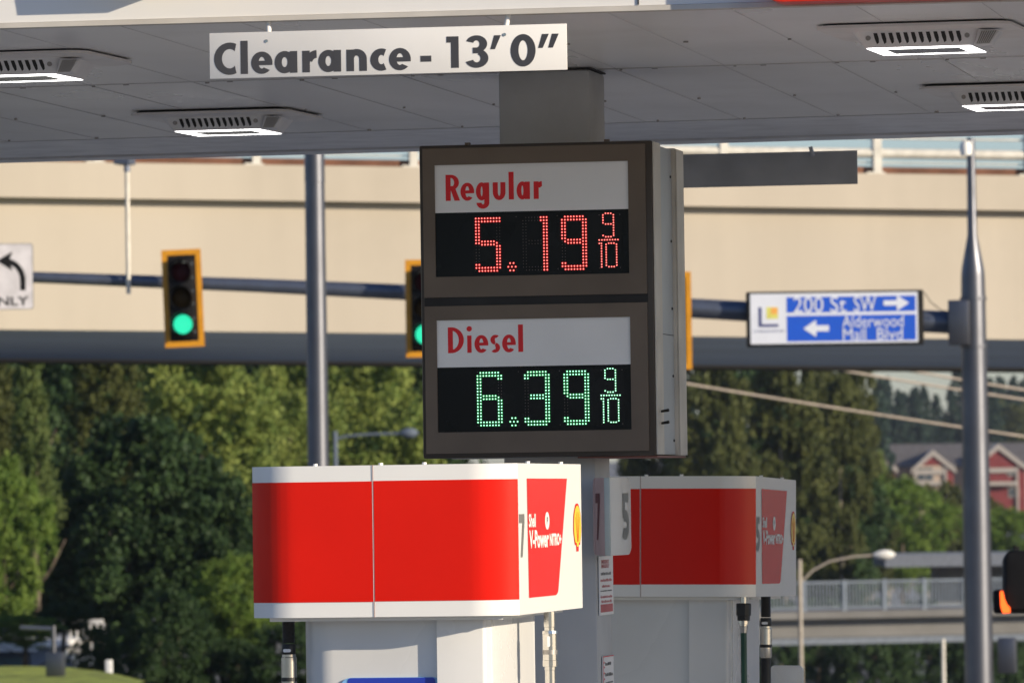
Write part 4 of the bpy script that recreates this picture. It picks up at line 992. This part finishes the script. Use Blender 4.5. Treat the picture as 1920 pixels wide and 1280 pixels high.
# ================================================================== HOUSES
DHs = 700.0; kH = DHs/FP
def house(pxl, pxr, ridge, eave, gpx, gtop, gl, gr, label, wallm, win, bay='redwall'):
    c = PD((pxl+pxr)/2, 930, DHs); gz = -2.5
    hz = lambda py: PD((pxl+pxr)/2, py, DHs).z
    r_ = empty('town_house', (c.x, c.y, gz), label, 'house', 'town houses on the far hillside')
    def HP(px, z, out): return Vector((c.x, c.y, 0)) + U*((px-(pxl+pxr)/2)*kH) + N*out + Z*z
    def hb(mb, x0_, x1_, z0_, z1_, o_0, o_1, mi=0):
        vs = [HP(a, z, o_) for z in (z0_, z1_) for a, o_ in ((x0_, o_0), (x1_, o_0), (x1_, o_1), (x0_, o_1))]
        mb.poly(vs, [(0,3,2,1),(4,5,6,7),(0,1,5,4),(1,2,6,5),(2,3,7,6),(3,0,4,7)], mi)
    ze, zr = hz(eave), hz(ridge)
    mb = MB(); hb(mb, pxl, pxr, gz, ze, -8, 0); mb.build('wall', wallm, r_)
    mb = MB(); ex_ = .5/kH*0
    vs = [HP(pxl, ze, .6), HP(pxr, ze, .6), HP(pxr, zr, -4), HP(pxl, zr, -4), HP(pxr, ze, -8.6), HP(pxl, ze, -8.6)]
    mb.poly(vs+[v-Z*.25 for v in vs], [(0,1,2,3),(3,2,4,5),(6,9,8,7),(9,11,10,8),(0,6,7,1),(5,4,10,11),(0,3,9,6),(3,5,11,9),(1,7,8,2),(2,8,10,4)]); mb.build('roof', 'roofm', r_)
    # projecting gabled bay
    zg = hz(gtop); zge = hz(gtop+ (gr-gl)*.36)
    mb = MB(); hb(mb, gl+5, gr-5, gz, zge-.1, .1, 2.2); mb.prism([((gl+5-gpx)*kH, zge-.1), ((gr-5-gpx)*kH, zge-.1), (0, zg-.4)], HP(gpx, 0, 2.2), U, Z, -N*4); mb.build('gable_bay', bay, r_)
    if bay != 'redwall':
        mb = MB(); mb.prism([((gl+13-gpx)*kH, zge+.1), ((gr-13-gpx)*kH, zge+.1), (0, zg-.75)], HP(gpx, 0, 2.23), U, Z, N*.06); mb.build('gable_peak', 'redwall', r_)
        mb = MB(); hb(mb, gr-17, gr-5.5, gz, zge-.5, 2.21, 2.3); mb.build('red_siding', 'redwall', r_)
    mb = MB()
    for e_ in (gl, gr):
        a, b = HP(e_, zge-.35, 2.5), HP(gpx, zg, 2.5)
        mb.poly([a, b, b-Z*.62, a-Z*.5, a-N*4.5, b-N*4.5, b-N*4.5-Z*.62, a-N*4.5-Z*.5], [(0,1,2,3),(4,7,6,5),(0,4,5,1),(3,2,6,7),(0,3,7,4)])
    mb.build('gable_trim', 'trim', r_)
    mb = MB(); hb(mb, gl+5, gl+9, gz, zge-.3, 2.2, 2.5); hb(mb, gr-22, gr-18, gz, zge-.3, 2.2, 2.5); hb(mb, gl+5, gr-18, zge-.9, zge-.4, 2.22, 2.45); mb.build('corner_trim', 'trim', r_)
    for (a, b, c_, d_) in win:
        mb = MB(); hb(mb, a-2, b+2, hz(d_+2), hz(c_-2), 2.21, 2.28); wf = mb.build('window', 'trim', r_)
        mb = MB(); hb(mb, a, b, hz(d_), hz(c_), 2.285, 2.31); mb.build('pane', 'glass', wf)
        mb = MB(); m_ = (a+b)/2; hb(mb, m_-.6, m_+.6, hz(d_), hz(c_), 2.312, 2.33); mb.build('mullion', 'trim', wf)
    mb = MB(); hb(mb, gl+8, gr-22, hz(902), hz(908), 2.3, 3.3) if False else hb(mb, gl+8, gr-22, hz(909), hz(902), 2.3, 3.3); mb.build('balcony', 'trim', r_)
    return r_
house(1560, 1668, 830, 868, 1648, 850, 1615, 1682, 'grey roofed house mostly hidden by trees at the left of the red house row', 'tan', [(1640, 1656, 884, 900)])
house(1669, 1838, 831, 872, 1748, 843, 1707, 1791, 'red gabled house with a balcony in the middle of the far row', 'tan', [(1719, 1747, 877, 899), (1722, 1744, 915, 935)], bay='tan')
house(1839, 1990, 829, 872, 1870, 831, 1818, 1925, 'tall red gabled house at the right edge behind the signal pole', 'tan', [(1889, 1904, 879, 890), (1832, 1846, 872, 900), (1890, 1906, 914, 930)])

# ================================================================== LOW BUILDING, RAILINGS, POSTS AT LOWER LEFT
DG = 140.0; kG = DG/FP
c = PD(30, 1240, DG+6); gz = gh(c.x, c.y)
gb = empty('garage_building', (c.x, c.y, gz), 'low blue grey garage building under the white railing at lower left', 'building')
def GP(px, py, D): return PD(px, py, D)
mb = MB(); a, b = PD(-120, 1290, DG+6), PD(66, 1214, DG+6)
mb.box((a.x, a.y, gz), (b.x, a.y+6, b.z)); mb.build('wall', 'garage', gb)
a2_, b2_ = PD(2, 1290, DG+5.9), PD(47, 1232, DG+5.9); mb = MB().box((a2_.x, a.y-.05, gz), (b2_.x, a.y-.005, b2_.z)); mb.build('garage_door', mat('teal door', (.10, .17, .19), .5), gb)
mb = MB().box((a.x-.2, a.y-.3, b.z), (b.x+.2, a.y+6.2, b.z+.12)); mb.build('roof_slab', 'white', gb)
def railing(pxl, pxr, top, bot, D, label):
    a, b = PD(pxl, bot, D), PD(pxr, top, D); r_ = empty('white_railing', (a.x, a.y, a.z), label, 'railing', 'white picket railings behind the grass')
    mb = MB().box((a.x, a.y-.03, b.z-.10), (b.x, a.y+.03, b.z)); mb.box((a.x, a.y-.04, a.z-.14), (b.x, a.y+.04, a.z)); mb.build('rail', 'white', r_)
    mb = MB(); x_ = a.x
    while x_ < b.x: mb.box((x_, a.y-.02, a.z-.01), (x_+.05, a.y+.02, b.z-.09)); x_ += .16
    mb.build('pickets', 'white', r_)
railing(-60, 74, 1174, 1210, DG+5.5, 'white picket railing on the garage roof at the left edge')
railing(118, 196, 1160, 1214, DG+9, 'white picket railing half hidden by dark foliage right of the grey pole')
p = PD(100, 1172, 100); gp = empty('utility_pole', (p.x, p.y, gh(p.x, p.y)), 'short grey pole with side arm and grey box on the grass', 'pole')
mb = MB().tube([(p.x, p.y, gh(p.x, p.y)), p], .04, 12); mb.build('pole', 'galv', gp, smooth=True)
mb = MB().tube([PD(98, 1178, 100), PD(38, 1176, 100)], .035, 8); mb.build('arm', 'galvd', gp, smooth=True)
a, b = PD(86, 1300, 99.7), PD(118, 1222, 99.7); mb = MB().box((a.x, a.y, .0), (b.x, a.y+.2, b.z)); mb.build('cabinet', 'galv', gp, bevel=.015)
p = PD(204, 1236, 107); mb = MB().box((p.x-.05, p.y-.05, gh(p.x, p.y)), (p.x+.055, p.y+.05, p.z)); single(mb, 'bollard', 'white', 'short pale post at the edge of the grass', 'bollard', bevel=.01)
# grass bank
mb = MB(); pts = []; n = 40
for i in range(n+1):
    lx = -16.0 + 10.4*i/n; dc = crest(lx)
    for j in range(8):
        d = 86+(dc-.3-86)*j/7; P_ = g2*d+s2*lx; pts.append((P_.x, P_.y, .02+.03*math.sin(lx*1.7)**2*(j > 5)))
mb.poly(pts, [(i*8+j, (i+1)*8+j, (i+1)*8+j+1, i*8+j+1) for i in range(n) for j in range(7)])
tag(mb.build('grass', 'grass', smooth=True), 'bright mown grass bank at lower left', 'grass', kind='stuff')

# ================================================================== TREES
LM = dict(
 maple=leafmat('maple leaves', (.085, .15, .03), (.33, .38, .10), .32),
 bright=leafmat('bright green leaves', (.06, .13, .02), (.24, .33, .07), .35),
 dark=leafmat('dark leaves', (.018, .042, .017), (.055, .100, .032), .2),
 conifer=leafmat('conifer sprays', (.07, .12, .035), (.16, .20, .06), .2),
 olive=leafmat('olive leaves', (.030, .045, .013), (.135, .150, .045), .25),
 far=leafmat('far bluish conifers', (.022, .048, .040), (.05, .085, .055), .2),  # bluish leaf tint stands in for distance haze
)
def crown_mesh(seed, hgt, rad, nclump, nleaf, leaf, shape, leafm):
    """boughs -> sprays -> leaves; gaps between the boughs let the shade inside show"""
    rr = random.Random(seed); vs, fs = [], []
    if shape == 'cone': nb = 46
    else: nb = 34
    boughs = []
    for k in range(nb):
        if shape == 'cone':
            z_ = ((k+.5)/nb)**.9; a = k*2.4+rr.uniform(-.4, .4); R_ = rad*(1.03-z_)**.8*rr.uniform(.35, .85)
            boughs.append((Vector((R_*math.cos(a), R_*math.sin(a), z_*hgt)), rad*(.16+.34*(1-z_)), .45))
        else:
            u = 1-2*(k+.5)/nb; a = k*2.39996+rr.uniform(-.35, .35); q_ = math.sqrt(1-u*u); g = rr.uniform(.48, .88)
            boughs.append((Vector((q_*math.cos(a)*rad*g, q_*math.sin(a)*rad*g, hgt*.5+u*hgt*.47*rr.uniform(.75, 1.05))), rad*rr.uniform(.20, .38), rr.uniform(.55, .95)))
    per = max(4, nclump//nb)
    for bc, br, fl in boughs:
        for k in range(per):
            while 1:
                p = Vector((rr.uniform(-1, 1), rr.uniform(-1, 1), rr.uniform(-1, 1)))
                if .2 < p.length < 1: break
            p = p.normalized()*p.length**.45
            c = bc+Vector((p.x*br, p.y*br, p.z*br*fl)); cr = br*rr.uniform(.16, .34)
            for _ in range(nleaf):
                o = c+Vector((rr.gauss(0, 1), rr.gauss(0, 1), rr.gauss(-.1, .9)))*cr*.6
                nrm = Vector((rr.gauss(0, 1), rr.gauss(0, 1), rr.gauss(.5, 1))).normalized()
                a = nrm.orthogonal().normalized(); b = nrm.cross(a); th = rr.uniform(0, 2*PI); a, b = a*math.cos(th)+b*math.sin(th), b*math.cos(th)-a*math.sin(th)
                s_ = leaf*rr.uniform(.5, 1.4); i = len(vs)
                vs += [o-a*s_, o-b*s_*.55, o+a*s_, o+b*s_*.55]; fs.append((i, i+1, i+2, i+3))
    me = bpy.data.meshes.new('crown'); me.from_pydata([tuple(v) for v in vs], [], fs); me.materials.append(leafm); me.update(); return me
def trunk_mesh(seed, hgt, rad, m):
    rr = random.Random(seed); mb = MB(); p = Vector((0, 0, -1.5)); pts, rads = [], []
    for i in range(7):
        pts.append(p.copy()); rads.append(rad*(1-.11*i)); p += Vector((rr.uniform(-.12, .12), rr.uniform(-.12, .12), (hgt*.8+1.5)/6))
    mb.tube(pts, rads, 10)
    for k in range(7):
        i = rr.randint(2, 5); a = rr.uniform(0, 2*PI); q_ = pts[i]; L_ = hgt*rr.uniform(.07, .13)
        mb.tube([q_, q_+Vector((math.cos(a)*L_*.5, math.sin(a)*L_*.5, L_*.45)), q_+Vector((math.cos(a)*L_, math.sin(a)*L_, L_*1.1))], [rads[i]*.55, rads[i]*.35, rads[i]*.12], 7)
    me = bpy.data.meshes.new('trunk'); me.from_pydata(mb.v, [], mb.f); me.materials.append(W[m]); me.polygons.foreach_set('use_smooth', [True]*len(me.polygons)); me.update(); return me
# prototypes: crown from z=0..hgt of a unit-ish tree 10 m tall
PR = {}
for nm_, (sd, hg, rd, nc, nl, lf, sh, lm, bk) in dict(
    maple=(1, 9, 4.4, 620, 70, .125, 'ball', 'maple', 'bark'), maple2=(2, 9, 4.2, 560, 70, .12, 'ball', 'bright', 'bark'),
    dark=(3, 9, 4.5, 600, 60, .14, 'ball', 'dark', 'bark'), olive=(4, 10, 3.6, 560, 65, .14, 'ball', 'olive', 'barkp'),
    olive2=(6, 10, 3.2, 480, 65, .14, 'ball', 'olive', 'barkp'),
    cypress=(5, 10, 2.4, 520, 60, .10, 'cone', 'conifer', 'bark'), far=(7, 10, 2.6, 280, 30, .24, 'cone', 'far', 'bark'), farb=(8, 8, 4, 240, 40, .24, 'ball', 'olive', 'bark')).items():
    PR[nm_] = (crown_mesh(sd, hg, rd, nc, nl, lf, sh, LM[lm]), trunk_mesh(sd, hg, .22, bk), hg)
def tree(kind, px, D, ytop, wpx, ybot, label, group=None, rot=0, name='tree'):
    """crown spans ytop..ybot in the picture at depth D, wpx wide"""
    cm, tm, hg = PR[kind]; rad = {'cypress': 2.4, 'far': 2.6}.get(kind, 4.3)
    t = PD(px, ytop, D); b = PD(px, ybot, D); gz = gh(b.x, b.y)
    r_ = empty(name, (b.x, b.y, gz), label, 'tree', group)
    sz = (t.z-b.z)/hg; sxy = wpx*D/FP/2/rad
    cr_ = bpy.data.objects.new('crown', cm); sc.collection.objects.link(cr_); cr_.parent = r_; cr_.location = (0, 0, b.z-gz); cr_.scale = (sxy, sxy, sz); cr_.rotation_euler.z = rot
    tk = bpy.data.objects.new('trunk', tm); sc.collection.objects.link(tk); tk.parent = r_; tk.scale = (max(.6, sxy), max(.6, sxy), (t.z-gz)/hg*.93); tk.rotation_euler.z = rot
    return r_
G1 = 'trees behind the overpass'
tree('cypress', 58, 158, 600, 115, 960, 'slender light green conifer near the left edge under the overpass', G1, name='conifer_tree')
tree('olive', -20, 162, 610, 170, 1000, 'olive tree partly cut by the left edge behind the conifer', G1)
tree('maple2', 5, 155, 845, 190, 1190, 'bright green bushy tree cut off by the left edge', G1, rot=1)
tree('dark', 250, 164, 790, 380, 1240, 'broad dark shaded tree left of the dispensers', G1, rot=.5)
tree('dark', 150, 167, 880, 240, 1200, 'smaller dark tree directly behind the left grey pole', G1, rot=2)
tree('olive', 195, 170, 640, 190, 960, 'olive tree showing gaps under the overpass between conifer and maple', G1, rot=2.2)
tree('maple', 380, 174, 650, 330, 1000, 'yellow green sunlit maple left of the tall street light pole', G1, rot=.7)
tree('maple2', 445, 156, 1035, 170, 1245, 'bright sunlit leafy tree beside the left side of the red topper', G1, rot=2.1)
tree('dark', 430, 163, 900, 260, 1270, 'dark green tree between the maple and the red topper', G1, rot=2.9)
tree('maple', 690, 188, 655, 320, 1060, 'yellow green sunlit maple between the street light pole and the price sign', G1, rot=2.6)
tree('maple', 545, 182, 670, 210, 1060, 'green maple directly behind the tall street light pole', G1, rot=1.3)
tree('dark', 310, 152, 1110, 190, 1330, 'low dark shrubby tree at the right end of the grass bank', G1, rot=.5)
tree('dark', 185, 141, 1178, 90, 1300, 'small dark bush in front of the right end of the white picket railing', G1, rot=2.4, name='bush')
tree('maple2', 40, 140, 1150, 150, 1212, 'low leafy branch mass over the white railing at the left edge', G1, rot=.4, name='bush')
tree('dark', 120, 142, 1130, 120, 1185, 'dark foliage above the grey pole', G1, rot=1.4, name='bush')
tree('dark', 420, 154, 1200, 160, 1340, 'low dark shrub left of the black fuel hose', G1, rot=1.4, name='bush')
tree('dark', 550, 152, 1170, 190, 1340, 'low dark shrub seen beside the left black fuel hose', G1, rot=2.4, name='bush')
tree('dark', 690, 215, 560, 420, 1100, 'dark tree seen through the gaps above the maples', G1, rot=.3)
tree('dark', 330, 205, 560, 420, 1100, 'dark tree in the gaps behind the left maple', G1, rot=1.9)
tree('dark', 70, 190, 560, 300, 1150, 'dark tree behind the slender conifer', G1, rot=.9)
tree('olive', 1235, 304, 650, 220, 1130, 'olive tree seen in the slot right of the column under the price sign', G1, rot=1.9)
tree('olive', 1345, 296, 630, 230, 1130, 'tall olive green tree just right of the price sign', G1, rot=.2)
tree('olive2', 1475, 300, 640, 230, 1110, 'tall pale trunked tree above the number 5 dispenser', G1, rot=1.2)
tree('olive2', 1580, 306, 700, 150, 1100, 'thin olive tree left of the far red houses', G1, rot=2.5)
tree('olive', 1600, 335, 665, 130, 1110, 'tall olive tree touching the underside of the overpass left of the far roofs', G1, rot=3.0)
tree('olive2', 1540, 325, 640, 150, 1110, 'olive tree between the tall olive trees above the curved lamp', G1, rot=4.0)
tree('dark', 1420, 318, 690, 300, 1150, 'dark tree behind the tall olive trees', G1, rot=2.5)
tree('dark', 1550, 315, 880, 240, 1150, 'dark tree in the gaps left of the red houses', G1, rot=1.1)
tree('maple2', 1690, 350, 890, 210, 1100, 'bright green round tree in front of the middle red house', G1, rot=.6)
tree('olive', 1625, 345, 900, 130, 1110, 'yellow green tree below the far roofs', G1, rot=1.6)
tree('olive2', 1770, 370, 930, 130, 1110, 'brownish olive shrub tree left of the signal pole', G1, rot=1.6)
tree('maple', 1648, 600, 846, 40, 940, 'small pale yellow green tree before the left end of the far roofs', G1, rot=.4)
tree('olive', 1790, 420, 900, 90, 1110, 'brownish green tree hiding the lower right of the middle red house', G1, rot=.4)
tree('olive', 1665, 400, 872, 95, 1100, 'olive tree overlapping the left side of the middle red house', G1, rot=.9)
tree('olive', 1735, 430, 905, 90, 1100, 'olive tree hiding the lower storey of the middle red house', G1, rot=2.4)
tree('olive', 1860, 430, 925, 100, 1100, 'olive tree at the foot of the tall red house', G1, rot=1.4)
tree('maple2', 1900, 360, 950, 170, 1110, 'green tree below the right edge red house', G1, rot=.1)
LOW = ('just right of the number 5 dispenser', 'left of the thin pale post', 'between the curved lamp and the thin pale post', 'directly behind the thin pale post', 'directly behind the signal pole', 'at the right edge below the orange signal')
for i, px in enumerate((1450, 1540, 1640, 1740, 1850, 1960)):
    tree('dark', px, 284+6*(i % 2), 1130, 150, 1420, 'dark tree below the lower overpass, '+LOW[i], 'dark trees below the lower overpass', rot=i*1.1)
rf = random.Random(12)
def FARL(px, i):
    if px > 1905: return 'far bluish tree on the hill cut by the right edge of the picture'
    k = 'pointed bluish conifer' if i % 4 else 'round pale green tree'
    if px < 1640: return 'far '+k+' on the hill left of the grey roofs'
    if px < 1700: return 'far '+k+' on the hill above the left grey roof'
    if px < 1795: return 'far '+k+' on the hill above the middle red gable'
    return 'far '+k+' above the tall red house'
for i in range(48):
    px = 1560+ i*9.6+rf.uniform(-8, 8); tp = (700 if px > 1800 or px < 1630 else 722)+(0 if i % 2 else 45)+rf.uniform(-14, 22)
    if px > 1938: continue
    tree('far' if i % 4 else 'farb', px, 860+rf.uniform(-30, 200), tp, rf.uniform(46, 74), 862, FARL(px, i), 'far trees on the hill', rot=i)
GAPL = ('touching the right side of the price sign', 'just right of the price sign', 'above the left part of the number 5 dispenser', 'above the middle of the number 5 dispenser', 'above the right part of the number 5 dispenser', 'above the scallop emblem of dispenser 5', 'above the curved arm lamp', 'left of the grey roofs', 'over the left grey roof')
for i in range(9):
    px = 1290+i*45; tree('far', px, 700+rf.uniform(-30, 60), 720+rf.uniform(-20, 20), 90, 1000, 'far conifer between the olive trees, '+GAPL[i], 'far conifers between the olive trees', rot=i)
WE = ('at the left edge', 'behind the slender conifer', 'behind the broad shaded tree', 'behind the left maple', 'left of the tall street light pole', 'behind the tall street light pole', 'left of the price sign', 'hidden behind the price sign')
for i in range(8):
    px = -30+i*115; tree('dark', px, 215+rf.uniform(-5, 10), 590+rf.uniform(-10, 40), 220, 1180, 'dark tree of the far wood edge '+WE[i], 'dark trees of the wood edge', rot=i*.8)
# flowering trunk streaks: bare pale stems among the olive trees

# ================================================================== HAZE
hm = bpy.data.materials.new('haze'); hm.use_nodes = True; t = hm.node_tree; t.nodes.remove(t.nodes['Principled BSDF'])
pv = t.nodes.new('ShaderNodeVolumePrincipled'); pv.inputs['Color'].default_value = (.82, .88, 1, 1); pv.inputs['Density'].default_value = .00010; pv.inputs['Anisotropy'].default_value = .3
t.links.new(pv.outputs[0], t.nodes['Material Output'].inputs['Volume'])
mb = MB().box((-1500, -300, -10.5), (1500, 3050, 45)); hz_ = mb.build('haze', hm); tag(hz_, 'thin pale air between the camera and the far hill', 'haze', kind='stuff')
